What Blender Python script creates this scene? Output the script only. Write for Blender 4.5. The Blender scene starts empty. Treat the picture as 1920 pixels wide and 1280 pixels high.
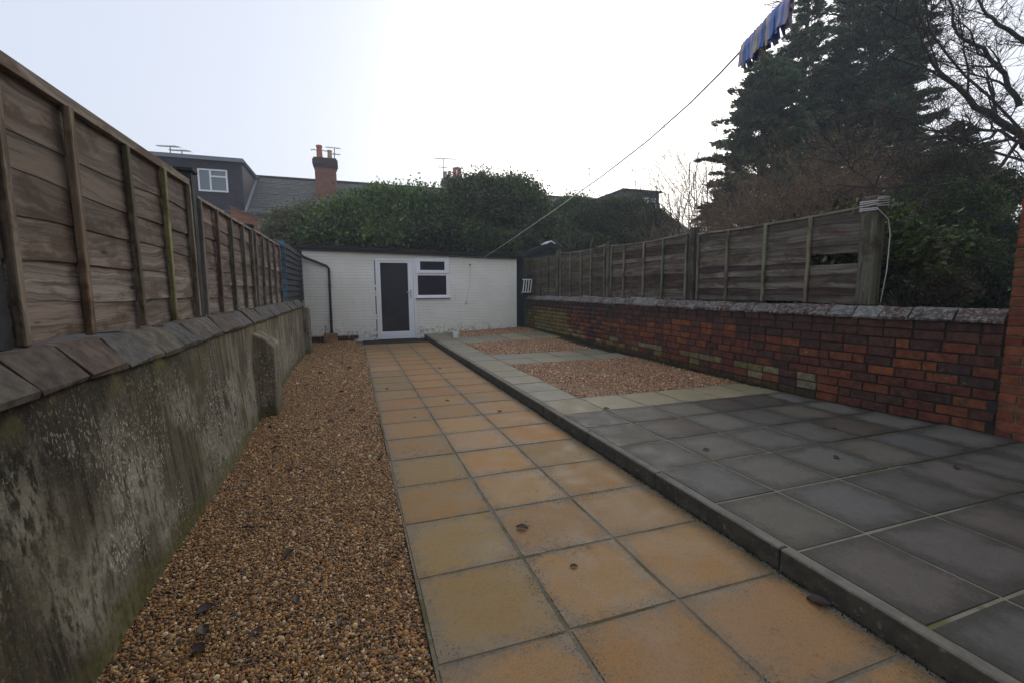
import bpy, math, random
import numpy as np
from mathutils import Vector, Matrix, Euler

random.seed(7)
rng = np.random.default_rng(7)
SC = bpy.context.scene
COL = SC.collection
PI = math.pi

# ------------------------------------------------------------------ camera
CF = 849.4
PITCH, YAW, ROLL, CH = .1139, .3378, -.0048, 1.2814
FW = Vector((math.sin(YAW)*math.cos(PITCH), math.cos(YAW)*math.cos(PITCH), -math.sin(PITCH)))
RT0 = Vector((math.cos(YAW), -math.sin(YAW), 0)); UP0 = RT0.cross(FW)
RT = RT0*math.cos(ROLL) + UP0*math.sin(ROLL)
UP = -RT0*math.sin(ROLL) + UP0*math.cos(ROLL)
CAM = Vector((0, 0, CH))
cam = bpy.data.cameras.new('camera'); cam.sensor_width = 36; cam.lens = CF/1920*36
cam.clip_start = .05; cam.clip_end = 600
co = bpy.data.objects.new('camera', cam); COL.objects.link(co); SC.camera = co
co.matrix_world = Matrix(((RT.x, UP.x, -FW.x, 0), (RT.y, UP.y, -FW.y, 0), (RT.z, UP.z, -FW.z, CH), (0, 0, 0, 1)))

# ------------------------------------------------------------------ sky, sun, exposure
SUN_EL, SUN_AZ = math.radians(24), math.radians(34)          # azimuth clockwise from the garden axis (+Y)
W = bpy.data.worlds.new('World'); SC.world = W; W.use_nodes = True
nt = W.node_tree; nt.nodes.clear()
sky = nt.nodes.new('ShaderNodeTexSky'); sky.sky_type = 'NISHITA'; sky.sun_disc = False
sky.sun_elevation = SUN_EL; sky.sun_rotation = SUN_AZ; sky.air_density = 1.0; sky.dust_density = 3.5; sky.ozone_density = 1.0
hs = nt.nodes.new('ShaderNodeHueSaturation'); hs.inputs['Saturation'].default_value = .62
bg = nt.nodes.new('ShaderNodeBackground'); bg.inputs['Strength'].default_value = .031
bg2 = nt.nodes.new('ShaderNodeBackground'); bg2.inputs['Color'].default_value = (.79, .855, 1.0, 1); bg2.inputs['Strength'].default_value = .50
ad = nt.nodes.new('ShaderNodeAddShader'); wo = nt.nodes.new('ShaderNodeOutputWorld')
nt.links.new(sky.outputs[0], hs.inputs['Color']); nt.links.new(hs.outputs[0], bg.inputs['Color'])
nt.links.new(bg.outputs[0], ad.inputs[0]); nt.links.new(bg2.outputs[0], ad.inputs[1]); nt.links.new(ad.outputs[0], wo.inputs[0])
sl = bpy.data.lights.new('sun', 'SUN'); sl.energy = .5; sl.angle = math.radians(35); sl.color = (1, .96, .9)
so = bpy.data.objects.new('sun', sl); COL.objects.link(so)
sd = Vector((math.sin(SUN_AZ)*math.cos(SUN_EL), math.cos(SUN_AZ)*math.cos(SUN_EL), math.sin(SUN_EL)))
so.rotation_euler = sd.to_track_quat('Z', 'Y').to_euler(); so.location = (0, 0, 20)
SC.view_settings.view_transform = 'Standard'; SC.view_settings.look = 'None'
SC.view_settings.exposure = 0.62; SC.view_settings.gamma = 1; SC.view_settings.use_curve_mapping = False
SC.render.engine = 'CYCLES'
SC.cycles.max_bounces = 5; SC.cycles.diffuse_bounces = 3; SC.cycles.glossy_bounces = 2
SC.cycles.transparent_max_bounces = 8; SC.cycles.use_denoising = True

# ------------------------------------------------------------------ surveying helpers (pixel of the 1920 photo -> point at a known depth plane)
def ray(x, y): return (x-960)/CF*RT + (640-y)/CF*UP + FW
def onY(x, y, Y): d = ray(x, y); return CAM + d*(Y/d.y)
def onX(x, y, X): d = ray(x, y); return CAM + d*(X/d.x)
def onZ(x, y, Z): d = ray(x, y); return CAM + d*((Z-CH)/d.z)
def atD(x, y, D): return CAM + ray(x, y)*D

# ------------------------------------------------------------------ object helpers
def tag(o, label=None, cat=None, group=None, kind=None):
    if label: o['label'] = label
    if cat: o['category'] = cat
    if group: o['group'] = group
    if kind: o['kind'] = kind
    return o
def link(name, data, parent=None, loc=(0, 0, 0), rot=(0, 0, 0), scale=(1, 1, 1), color=None):
    o = bpy.data.objects.new(name, data); COL.objects.link(o)
    o.location = loc; o.rotation_euler = rot; o.scale = scale
    if parent is not None: o.parent = parent
    if color is not None: o.color = (*color, 1)
    return o
def empty(name, loc=(0, 0, 0), rz=0): return link(name, None, None, loc, (0, 0, rz))

class MB:
    def __init__(s): s.v = []; s.f = []; s.c = None
    def add(s, vs, fs):
        b = len(s.v); s.v += [tuple(v) for v in vs]; s.f += [tuple(i+b for i in f) for f in fs]; return s
    def box(s, c, d, rz=0, m=None):
        x, y, z = d[0]/2, d[1]/2, d[2]/2
        vs = [Vector((a*x, b*y, e*z)) for a in (-1, 1) for b in (-1, 1) for e in (-1, 1)]
        R = Matrix.Rotation(rz, 3, 'Z') if m is None else m
        vs = [R @ v + Vector(c) for v in vs]
        return s.add(vs, [(0, 1, 3, 2), (4, 6, 7, 5), (0, 4, 5, 1), (2, 3, 7, 6), (0, 2, 6, 4), (1, 5, 7, 3)])
    def span(s, a, b):
        return s.box([(a[i]+b[i])/2 for i in range(3)], [abs(b[i]-a[i]) for i in range(3)])
    def prism(s, poly, off):
        n = len(poly); o = Vector(off); vs = [Vector(p) for p in poly] + [Vector(p)+o for p in poly]
        fs = [tuple(range(n))[::-1], tuple(range(n, 2*n))] + [(i, (i+1) % n, (i+1) % n+n, i+n) for i in range(n)]
        return s.add(vs, fs)
    def tube(s, pts, rad, n=6, cap=True):
        pts = [Vector(p) for p in pts]; b = len(s.v); N = len(pts)
        if not hasattr(rad, '__len__'): rad = [rad]*N
        u = None
        for i, p in enumerate(pts):
            t = (pts[min(i+1, N-1)] - pts[max(i-1, 0)])
            t = t.normalized() if t.length > 1e-9 else Vector((0, 0, 1))
            if u is None: u = t.orthogonal().normalized()
            else:
                u = u - t*u.dot(t); u = u.normalized() if u.length > 1e-6 else t.orthogonal().normalized()
            w = t.cross(u)
            for k in range(n):
                a = 2*PI*k/n; s.v.append(tuple(p + (u*math.cos(a) + w*math.sin(a))*rad[i]))
        for i in range(N-1):
            for k in range(n):
                a = b+i*n+k; c = b+i*n+(k+1) % n; s.f.append((a, c, c+n, a+n))
        if cap: s.f.append(tuple(b+k for k in range(n))[::-1]); s.f.append(tuple(b+(N-1)*n+k for k in range(n)))
        return s
    def mesh(s, name, mat=None, smooth=False, bevel=0):
        me = bpy.data.meshes.new(name); me.from_pydata(s.v, [], s.f); me.update()
        if mat: me.materials.append(mat)
        if bevel:
            import bmesh
            bm = bmesh.new(); bm.from_mesh(me)
            bmesh.ops.recalc_face_normals(bm, faces=bm.faces)
            bmesh.ops.bevel(bm, geom=bm.edges[:], offset=bevel, segments=1, affect='EDGES', profile=.6)
            bm.to_mesh(me); bm.free()
        if smooth: me.shade_smooth()
        return me
    def build(s, name, mat=None, parent=None, smooth=False, bevel=0, color=None, loc=(0, 0, 0)):
        return link(name, s.mesh(name, mat, smooth, bevel), parent, loc, color=color)

def np_mesh(name, V, F, mat, colors=None, smooth=False):
    """V (n,3) F (m,k) arrays; colors (n,3) per vertex"""
    me = bpy.data.meshes.new(name); n, (m, k) = len(V), F.shape
    me.vertices.add(n); me.vertices.foreach_set('co', np.ascontiguousarray(V, dtype=np.float32).ravel())
    me.loops.add(m*k); me.loops.foreach_set('vertex_index', np.ascontiguousarray(F, dtype=np.int32).ravel())
    me.polygons.add(m); me.polygons.foreach_set('loop_start', np.arange(0, m*k, k, dtype=np.int32))
    me.polygons.foreach_set('loop_total', np.full(m, k, dtype=np.int32))
    me.update(calc_edges=True); me.validate()
    if mat: me.materials.append(mat)
    if colors is not None:
        at = me.attributes.new('tint', 'FLOAT_COLOR', 'POINT')
        at.data.foreach_set('color', np.c_[colors, np.ones(n)].astype(np.float32).ravel())
    if smooth: me.shade_smooth()
    return me

# ------------------------------------------------------------------ material helpers
class N:
    def __init__(s, name, rough=.8, spec=.3):
        s.m = bpy.data.materials.new(name); s.m.use_nodes = True; s.t = s.m.node_tree
        s.b = s.t.nodes['Principled BSDF']; s.b.inputs['Roughness'].default_value = rough
        s.b.inputs['Specular IOR Level'].default_value = spec
    def n(s, typ, **kw):
        x = s.t.nodes.new(typ)
        for k, v in kw.items():
            if k.startswith('i_'):
                key = k[2:].replace('_', ' '); x.inputs[int(key) if key.isdigit() else key].default_value = v
            else: setattr(x, k, v)
        return x
    def l(s, a, b): s.t.links.new(a, b); return b
    def set(s, sock, v):
        if isinstance(v, (int, float)): sock.default_value = v
        elif isinstance(v, tuple): sock.default_value = (*v, 1) if (len(v) == 3 and sock.type == 'RGBA') else v
        else: s.l(v, sock)
    def math(s, op, a, b=0., c=0., clamp=False):
        x = s.n('ShaderNodeMath', operation=op); x.use_clamp = clamp
        s.set(x.inputs[0], a); s.set(x.inputs[1], b); s.set(x.inputs[2], c); return x.outputs[0]
    def mix(s, f, a, b, blend='MIX'):
        x = s.n('ShaderNodeMix', data_type='RGBA', blend_type=blend); x.clamp_factor = True
        s.set(x.inputs[0], f); s.set(x.inputs[6], a); s.set(x.inputs[7], b); return x.outputs[2]
    def vmul(s, v, k):
        x = s.n('ShaderNodeVectorMath', operation='MULTIPLY'); s.set(x.inputs[0], v); x.inputs[1].default_value = k; return x.outputs[0]
    def vadd(s, a, b):
        x = s.n('ShaderNodeVectorMath', operation='ADD'); s.set(x.inputs[0], a); s.set(x.inputs[1], b); return x.outputs[0]
    def noise(s, v, scale, detail=4, rough=.55, dist=0.):
        x = s.n('ShaderNodeTexNoise'); x.inputs['Scale'].default_value = scale; x.inputs['Detail'].default_value = detail
        x.inputs['Roughness'].default_value = rough; x.inputs['Distortion'].default_value = dist; s.l(v, x.inputs['Vector']); return x.outputs[0]
    def voro(s, v, scale, feature='F1', out='Distance', rnd=1.):
        x = s.n('ShaderNodeTexVoronoi', feature=feature); x.inputs['Scale'].default_value = scale
        x.inputs['Randomness'].default_value = rnd; s.l(v, x.inputs['Vector']); return x.outputs[out]
    def ramp(s, f, a, b, lo=0., hi=1.):
        x = s.n('ShaderNodeMapRange', interpolation_type='SMOOTHSTEP'); s.set(x.inputs[0], f)
        x.inputs[1].default_value = a; x.inputs[2].default_value = b; x.inputs[3].default_value = lo; x.inputs[4].default_value = hi
        return x.outputs[0]
    def obj(s): return s.n('ShaderNodeTexCoord').outputs['Object']
    def pos(s): return s.n('ShaderNodeNewGeometry').outputs['Position']
    def info(s, o): return s.n('ShaderNodeObjectInfo').outputs[o]
    def sep(s, v): x = s.n('ShaderNodeSeparateXYZ'); s.l(v, x.inputs[0]); return x.outputs
    def base(s, c): s.set(s.b.inputs['Base Color'], c); return s
    def bump(s, h, strength=.4, dist=.01):
        x = s.n('ShaderNodeBump'); x.inputs['Strength'].default_value = strength; x.inputs['Distance'].default_value = dist
        s.l(h, x.inputs['Height']); s.l(x.outputs[0], s.b.inputs['Normal']); return s
    def rough(s, v): s.set(s.b.inputs['Roughness'], v); return s
    def rnd_pos(s, k=37.):
        r = s.n('ShaderNodeCombineXYZ'); a = s.info('Random')
        s.l(s.math('MULTIPLY', a, k), r.inputs[0]); s.l(s.math('MULTIPLY', a, k*1.7), r.inputs[1]); s.l(s.math('MULTIPLY', a, k*.6), r.inputs[2])
        return r.outputs[0]

def plain(name, c, rough=.6, spec=.4, var=.12, scale=30):
    m = N(name, rough, spec); p = m.obj(); n = m.noise(p, scale, 5)
    m.base(m.mix(m.ramp(n, .3, .7), tuple(x*(1-var) for x in c), tuple(min(1, x*(1+var)) for x in c))); return m.m

# paving: obj.color is the body colour, the rim is the grey-green grime of the joints
def slab_mat(name, rim, rimw, speck=.5, rimd=.6):
    m = N(name, .55, .35); o = m.obj(); w = m.pos(); q = m.vadd(o, m.rnd_pos())
    x, y, z = m.sep(o)
    ax = m.math('ABSOLUTE', x); ay = m.math('ABSOLUTE', y)
    e = m.math('SUBTRACT', .5, m.math('MAXIMUM', ax, ay))
    # rounded distance so corners collect more grime
    e2 = m.math('SUBTRACT', .62, m.math('POWER', m.math('ADD', m.math('POWER', ax, 5.), m.math('POWER', ay, 5.)), .2))
    n1 = m.noise(q, 2.2, 5, .6); n2 = m.noise(w, 11, 7, .72)
    ee = m.math('ADD', e2, m.math('MULTIPLY', m.math('SUBTRACT', n1, .5), .36))
    ee = m.math('ADD', ee, m.math('MULTIPLY', m.math('SUBTRACT', n2, .5), .38))
    n3 = m.noise(w, 60, 5, .75)
    ee = m.math('ADD', ee, m.math('MULTIPLY', m.math('SUBTRACT', n3, .5), .34))
    clean = m.ramp(ee, .085, .085+rimw)
    oc = m.info('Color')
    body = m.mix(m.ramp(n1, .3, .7), m.mix(1., oc, (.78, .80, .80), 'MULTIPLY'), oc)
    body = m.mix(m.ramp(n2, .35, .75), body, m.mix(1., body, (1.12, 1.05, .96), 'MULTIPLY'))
    fine = m.noise(w, 160, 3, .7)
    rc = m.mix(m.ramp(m.noise(w, 14, 5, .6), .3, .7), rim, tuple(c*1.35 for c in rim))
    rc = m.mix(rimd, body, rc)
    c = m.mix(clean, rc, body)
    c = m.mix(m.ramp(fine, .25, .8, 0, .42), c, (.02, .018, .015))
    c = m.mix(m.ramp(m.noise(m.vadd(w, (4., 4., 0.)), 42, 5, .75), .50, .72, 0, .45), c, m.mix(1., c, (.45, .43, .40), 'MULTIPLY'))
    # dark algae specks, gathered in patches
    v = m.math('SUBTRACT', m.voro(m.vadd(w, (3., 1., 0.)), 70, out='Distance'), m.math('MULTIPLY', m.noise(w, 90, 3), .18))
    patch = m.ramp(m.noise(w, 1.9, 3), .42, .62)
    sp = m.math('MULTIPLY', m.ramp(v, .26, .10), m.math('MULTIPLY', m.math('MULTIPLY', patch, m.math('SUBTRACT', 1.15, clean)), speck))
    c = m.mix(sp, c, (.035, .032, .024))
    blot = m.math('MULTIPLY', m.ramp(m.noise(w, 23, 6, .7), .52, .66), m.math('MULTIPLY', m.ramp(m.noise(w, 1.6, 2), .55, .68), speck*.8))
    c = m.mix(blot, c, (.05, .055, .045))
    m.base(c); m.rough(m.ramp(n1, .25, .8, .48, .85))
    m.bump(m.math('ADD', fine, m.math('MULTIPLY', n2, 1.5)), .25, .004); return m.m

M = {}
M['path_slab'] = slab_mat('path_slab', (.165, .122, .072), .17, 1.3, .75)
M['patio_slab'] = slab_mat('patio_slab', (.036, .033, .025), .26, .4, .85)
M['pale_slab'] = slab_mat('pale_slab', (.135, .125, .085), .10, .5, .7)

def mortar_mat(name, a, b, moss):
    m = N(name, .95, .1); w = m.pos(); c = m.mix(m.ramp(m.noise(w, 6, 5), .35, .65), a, b)
    c = m.mix(m.ramp(m.noise(w, 3.3, 4, .6), .48, .62), c, moss)
    c = m.mix(m.ramp(m.noise(w, 90, 3), .3, .8, 0, .5), c, (.03, .03, .025))
    m.base(c); m.bump(m.noise(w, 120, 3), .5, .004); return m.m
M['path_bed'] = mortar_mat('path_bed', (.23, .20, .155), (.18, .16, .12), (.12, .11, .06))
m = N('patio_bed', .95, .1); w = m.pos(); x, y, z = m.sep(w)
c = m.mix(m.ramp(m.noise(w, 6, 5), .35, .65), (.25, .228, .175), (.19, .17, .125)); c = m.mix(m.ramp(m.noise(w, 3.3, 4, .6), .50, .62), c, (.14, .125, .06))
c = m.mix(m.ramp(m.math('ADD', x, m.math('MULTIPLY', m.math('SUBTRACT', m.noise(w, 1.3, 3), .5), 2.4)), 2.9, 3.6), c, (.035, .035, .024)); m.base(c); m.bump(m.noise(w, 120, 3), .5, .004); M['patio_bed'] = m.m
M['dark_mortar'] = mortar_mat('dark_mortar', (.030, .026, .022), (.05, .042, .034), (.035, .038, .018))
M['pale_mortar'] = mortar_mat('pale_mortar', (.30, .24, .17), (.22, .18, .13), (.2, .17, .11))

m = N('earth', .95, .1); w = m.pos()
m.base(m.mix(m.ramp(m.noise(w, 1.5, 6), .4, .6), (.05, .045, .025), (.035, .05, .018))); m.bump(m.noise(w, 14, 5), .6, .05); M['earth'] = m.m
m = N('gravel_base', .9, .2); w = m.pos(); v = m.n('ShaderNodeTexVoronoi'); v.inputs['Scale'].default_value = 90; m.l(w, v.inputs['Vector'])
m.base(m.mix(m.ramp(v.outputs['Distance'], .2, .8), m.mix(.6, v.outputs['Color'], (.20, .12, .05), 'MULTIPLY'), (.02, .014, .008))); m.bump(v.outputs['Distance'], .8, -.01); M['gravel_base'] = m.m
m = N('pebble', .6, .4)
a = m.n('ShaderNodeAttribute', attribute_type='INSTANCER', attribute_name='tint')
g = m.n('ShaderNodeTexCoord').outputs['Object']
m.base(m.mix(m.ramp(m.noise(m.pos(), 160, 3), .35, .75, 0, .45), a.outputs['Color'], (.05, .03, .015))); M['pebble'] = m.m

# kerb
m = N('kerb_stone', .8, .25); w = m.pos(); x, y, z = m.sep(w)
c = m.mix(m.ramp(m.noise(w, 7, 6, .65), .3, .7), (.12, .112, .092), (.20, .185, .15))
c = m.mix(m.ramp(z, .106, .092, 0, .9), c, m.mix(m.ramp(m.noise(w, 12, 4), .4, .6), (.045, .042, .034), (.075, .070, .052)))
c = m.mix(m.math('MULTIPLY', m.ramp(m.noise(w, 30, 5, .7), .58, .66), .6), c, (.24, .23, .19))
m.base(c); m.bump(m.noise(w, 70, 5, .7), .5, .006); M['kerb_stone'] = m.m

# weathered timber; obj.color is the board's own tone
def wood_mat(name, gs=1., green=.3, contrast=1., axis='x'):
    m = N(name, .8, .2); q0 = m.obj()
    if axis != 'x':
        sx_ = m.sep(q0); cq = m.n('ShaderNodeCombineXYZ'); k_ = 'xyz'.index(axis)
        m.l(sx_[k_], cq.inputs[0]); m.l(sx_[0], cq.inputs[k_]); m.l(sx_[3-k_], cq.inputs[3-k_]); q0 = cq.outputs[0]
    q = m.vadd(q0, m.rnd_pos(61.)); w = m.pos()
    d = m.noise(q, 2.2, 3, .5)
    comb = m.n('ShaderNodeCombineXYZ'); m.l(m.math('MULTIPLY', m.math('SUBTRACT', d, .5), .05), comb.inputs[0])
    m.l(m.math('MULTIPLY', m.math('SUBTRACT', d, .5), .11), comb.inputs[2])
    qq = m.vadd(q, comb.outputs[0])
    hair = m.noise(m.vmul(qq, (5*gs, 60*gs, 230*gs)), 1.5, 3, .7)
    grain = m.noise(m.vmul(qq, (.9*gs, 20*gs, 60*gs)), 1.7, 7, .78)
    rings = m.noise(m.vmul(qq, (.55*gs, 8, 14*gs)), 1.6, 4, .6, .8)
    oc = m.info('Color')
    dark = m.mix(1., oc, (.36, .32, .30), 'MULTIPLY'); lite = m.mix(1., oc, (1.45, 1.42, 1.40), 'MULTIPLY')
    c = m.mix(m.ramp(grain, .36, .62), dark, oc)
    c = m.mix(m.ramp(rings, .44, .60, 0, .8*contrast), c, lite)
    c = m.mix(m.math('MULTIPLY', m.ramp(m.noise(m.vmul(qq, (1, 1, 2.5)), 3.2, 5, .65), .47, .62), .85), c, m.mix(1., oc, (.46, .34, .26), 'MULTIPLY'))
    c = m.mix(m.ramp(hair, .35, .65, 0, .38), c, m.mix(1., c, (.45, .42, .40), 'MULTIPLY'))
    # silvering along edges, knots
    kv = m.voro(m.vmul(q, (1.6, 4, 7)), 1.5, out='Distance')
    c = m.mix(m.ramp(kv, .10, .045, 0, .85), c, (.02, .014, .010))
    c = m.mix(m.math('MULTIPLY', m.ramp(m.noise(w, 2.3, 5, .6), .52, .7), green), c, m.mix(.5, (.10, .10, .045), oc))
    m.base(c); m.bump(m.math('ADD', grain, m.math('MULTIPLY', rings, .7)), .5, .005); return m.m
M['fence_board'] = wood_mat('fence_board', 1, .1)
M['fence_board_mossy'] = wood_mat('fence_board_mossy', .9, .55, .9)
M['timber'] = wood_mat('timber', .8, .25, axis='z'); M['rail_timber'] = wood_mat('rail_timber', .8, .2, axis='y')

# bricks: obj.color body, lichen and grime on top
def brick_mat(name, lichen, fromattr=False, lc=(.42, .42, .38)):
    m = N(name, .85, .2); w = m.pos()
    if fromattr: a = m.n('ShaderNodeAttribute', attribute_name='tint'); oc = a.outputs['Color']
    else: oc = m.info('Color')
    c = m.mix(m.ramp(m.noise(w, 16, 5, .65), .32, .70), m.mix(1., oc, (.50, .46, .46), 'MULTIPLY'), oc)
    c = m.mix(m.math('MULTIPLY', m.ramp(m.noise(m.vadd(w, (5., 2., 1.)), 9, 6, .7), .56, .68), .65), c, (.028, .022, .02))
    li = m.math('MULTIPLY', m.ramp(m.noise(w, 26, 6, .75), .56-max(0, lichen-.3)*.10, .64-max(0, lichen-.3)*.07), m.ramp(m.noise(w, 2.6, 4, .6), .62-lichen*.30, .74-lichen*.30))
    c = m.mix(m.math('MULTIPLY', li, .7), c, lc)
    m.base(c); m.bump(m.math('ADD', m.noise(w, 60, 6, .7), m.noise(w, 220, 3)), .6, .006); return m.m
M['old_brick'] = brick_mat('old_brick', .12)
M['old_brick_far'] = brick_mat('old_brick_far', .12, True)
M['coping_brick'] = brick_mat('coping_brick', 1.05, lc=(.30, .30, .285))
M['coping_tile'] = brick_mat('coping_tile', .25, lc=(.24, .235, .18))
M['house_brick'] = brick_mat('house_brick', -.6)
M['house_brick_far'] = brick_mat('house_brick_far', -.6, True)

# rendered wall with algae, vertical run-off streaks and pale lichen flecks
m = N('rendered_wall', .9, .15); w = m.pos(); x, y, z = m.sep(w)
lo = m.noise(w, 1.1, 4, .55); st = m.noise(m.vmul(w, (6, 9, .55)), 1.3, 5, .6); st2 = m.noise(m.vmul(w, (14, 22, 1.1)), 1.3, 4, .6)
c = m.mix(m.ramp(lo, .36, .64), (.055, .048, .034), (.13, .112, .075))
fary = m.ramp(y, 2.4, 5.2)
c = m.mix(m.math('MULTIPLY', fary, m.ramp(st, .36, .60)), c, (.29, .245, .165))
c = m.mix(m.ramp(st2, .46, .66, 0, .8), c, (.018, .015, .011))
c = m.mix(m.math('MULTIPLY', m.ramp(m.noise(m.vadd(w, (2., 7., 0.)), 2.4, 4), .50, .64), .55), c, (.11, .095, .038))
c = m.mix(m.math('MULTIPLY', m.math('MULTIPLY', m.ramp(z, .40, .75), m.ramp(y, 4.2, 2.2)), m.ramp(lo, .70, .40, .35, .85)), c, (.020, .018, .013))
pale = m.math('MULTIPLY', m.ramp(m.noise(m.vadd(w, (9., 0., 4.)), 1.7, 3), .44, .62), m.ramp(z, .95, .55))
c = m.mix(m.math('MULTIPLY', pale, m.ramp(m.noise(m.vmul(w, (30, 30, 12)), 1., 5, .7), .40, .56, 0, .85)), c, (.32, .295, .225))
v = m.voro(m.vmul(m.vadd(w, m.vmul(w, (.0, .0, -.5))), (1, 1, 1)), 46, out='Distance')
fl = m.ramp(m.noise(m.vmul(w, (1, 1, .6)), 88, 4, .62), .57, .625)
fm = m.math('ADD', m.math('MULTIPLY', m.ramp(m.noise(m.vadd(w, (1., 3., 9.)), 2.2, 3), .42, .58), m.ramp(z, 1.05, .45)), .10)
c = m.mix(m.math('MULTIPLY', fl, fm), c, (.54, .51, .42))
v3 = m.voro(m.vmul(w, (1, 1, .6)), 24, out='Distance'); fl3 = m.ramp(m.noise(m.vmul(m.vadd(w, (3., 3., 3.)), (1, 1, .55)), 42, 5, .68), .61, .66)
c = m.mix(m.math('MULTIPLY', fl3, m.math('MULTIPLY', fm, .9)), c, (.62, .59, .48))
moss = m.ramp(m.math('ADD', z, m.math('MULTIPLY', m.math('SUBTRACT', m.noise(w, 5, 4), .5), .25)), .15, .02)
c = m.mix(m.math('MULTIPLY', moss, .7), c, m.mix(m.ramp(m.noise(w, 30, 4), .3, .7), (.065, .066, .016), (.14, .13, .035)))
tm = m.math('MULTIPLY', m.ramp(z, .80, .95), m.ramp(m.noise(w, 3.1, 3), .52, .62)); c = m.mix(m.math('MULTIPLY', tm, .7), c, (.16, .15, .05))
m.base(c); m.bump(m.math('ADD', m.noise(w, 35, 6, .7), m.math('MULTIPLY', m.noise(w, 5, 3), 2.)), .55, .012); M['rendered_wall'] = m.m

# painted brick
M['paint_joint'] = None
m = N('white_masonry_paint', .6, .3); w = m.pos(); x, y, z = m.sep(w)
c = m.mix(m.ramp(m.noise(w, 2.5, 4), .35, .7), (.87, .845, .75), (.92, .90, .83))
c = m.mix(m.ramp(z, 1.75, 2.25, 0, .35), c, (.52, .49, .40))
fl = m.ramp(m.math('SUBTRACT', m.noise(w, 15, 6, .75), m.ramp(z, .05, .85, 0, .27)), .50, .55)
c = m.mix(m.math('MULTIPLY', fl, .75), c, (.24, .22, .18))
c = m.mix(m.ramp(m.noise(m.vmul(w, (8, 8, 1)), 1.5, 5, .6), .60, .75, 0, .25), c, (.42, .41, .34))
m.base(c); m.bump(m.noise(w, 45, 5, .7), .4, .006); M['masonry_paint'] = m.m
M['paint_joint'] = plain('white_masonry_joint', (.76, .73, .65), .8)
m = N('white_upvc', .3, .5); w = m.pos()
m.base(m.mix(m.ramp(m.noise(w, 12, 4), .4, .75, 0, .35), (.90, .91, .93), (.78, .78, .79))); M['upvc'] = m.m
m = N('dark_glass', .08, .6); m.base(m.mix(m.ramp(m.noise(m.pos(), 1.2, 2), .3, .7), (.022, .024, .030), (.038, .042, .050))); M['dark_glass'] = m.m
M['black_plastic'] = plain('black_plastic', (.018, .019, .022), .35, .5)
M['felt'] = plain('roof_felt', (.030, .032, .030), .9, .2, .5, 9)
M['chrome'] = plain('satin_metal', (.55, .55, .55), .3, .6)
M['grey_metal'] = plain('grey_metal', (.16, .16, .17), .5, .5)
M['white_plastic'] = plain('white_plastic', (.86, .86, .84), .4, .5, .1)
M['rope'] = plain('rope', (.55, .50, .50), .8, .2, .3, 200)
M['line'] = plain('washing_line', (.60, .58, .54), .5, .3, .2, 60)
for nm, c in (('blue', (.16, .27, .60)), ('yellow', (.55, .49, .30)), ('violet', (.42, .38, .50)), ('navy', (.12, .17, .40))):
    M['peg_'+nm] = plain('peg_'+nm, c, .45, .4)
M['dead_leaf'] = plain('dead_leaf', (.050, .030, .022), .6, .4, .5, 60)
M['dead_leaf_pale'] = plain('dead_leaf_reddish', (.13, .055, .04), .6, .4, .5, 60)
M['blue_board'] = plain('blue_stained_board', (.075, .135, .165), .7, .3, .35, 12)
M['dark_board'] = plain('dark_stained_board', (.018, .024, .028), .8, .3, .6, 12)
M['green_board'] = plain('green_painted_board', (.030, .060, .052), .7, .3, .3, 12)
M['cream_render'] = plain('cream_render', (.42, .38, .27), .9)
M['chimney_pot'] = plain('chimney_pot', (.42, .13, .07), .8)
M['buff_pot'] = plain('buff_pot', (.42, .29, .14), .8)
M['lead'] = plain('lead_flashing', (.20, .21, .23), .6)
M['curtain'] = plain('net_curtain', (.35, .42, .42), .8)
m = N('roof_slate', .75, .3); w = m.pos()
br = m.n('ShaderNodeTexBrick'); br.offset = .5
for k, v_ in (('Scale', 1.), ('Mortar Size', .012), ('Brick Width', .28), ('Row Height', .17), ('Bias', 0.)): br.inputs[k].default_value = v_
br.inputs['Color1'].default_value = (.085, .083, .080, 1); br.inputs['Color2'].default_value = (.15, .142, .128, 1); br.inputs['Mortar'].default_value = (.02, .02, .02, 1)
m.l(m.vmul(m.obj(), (1, 1, 1)), br.inputs['Vector'])
m.base(m.mix(m.ramp(m.noise(w, 1.6, 5), .45, .7, 0, .7), br.outputs[0], (.13, .125, .085))); M['slate'] = m.m
m = N('dormer_tile', .8, .3); w = m.pos()
m.base(m.mix(m.ramp(m.noise(w, 3, 4), .3, .7), (.030, .026, .033), (.050, .042, .052))); M['dormer'] = m.m

# foliage: tint attribute per leaf + translucency
def leaf_mat(name, gloss=.5, mul=1.):
    m = N(name, gloss, .35); a = m.n('ShaderNodeAttribute', attribute_name='tint')
    c = a.outputs['Color']
    tr = m.n('ShaderNodeBsdfTranslucent'); m.l(m.mix(1., c, (1.3, 1.5, .6), 'MULTIPLY'), tr.inputs[0])
    mx = m.n('ShaderNodeMixShader'); mx.inputs[0].default_value = .22
    m.base(c); out = m.t.nodes['Material Output']
    m.l(m.b.outputs[0], mx.inputs[1]); m.l(tr.outputs[0], mx.inputs[2]); m.l(mx.outputs[0], out.inputs[0]); return m.m
M['leaf'] = leaf_mat('leaf'); M['needle'] = leaf_mat('needle', .7)
m = N('bark', .9, .15); w = m.pos()
c = m.mix(m.ramp(m.noise(m.vmul(w, (3, 3, 1)), 6, 5), .3, .7), (.028, .024, .020), (.065, .056, .045))
c = m.mix(m.ramp(m.noise(w, 2.2, 4), .55, .7, 0, .6), c, (.075, .080, .040)); m.base(c); m.bump(m.noise(w, 30, 5), .6, .02); M['bark'] = m.m
M['twig'] = plain('brown_twig', (.19, .125, .085), .85, .15, .4, 3)
M['pale_twig'] = plain('pale_twig', (.12, .10, .08), .85, .15, .3, 3)
M['rope_post'] = M['timber']

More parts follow.
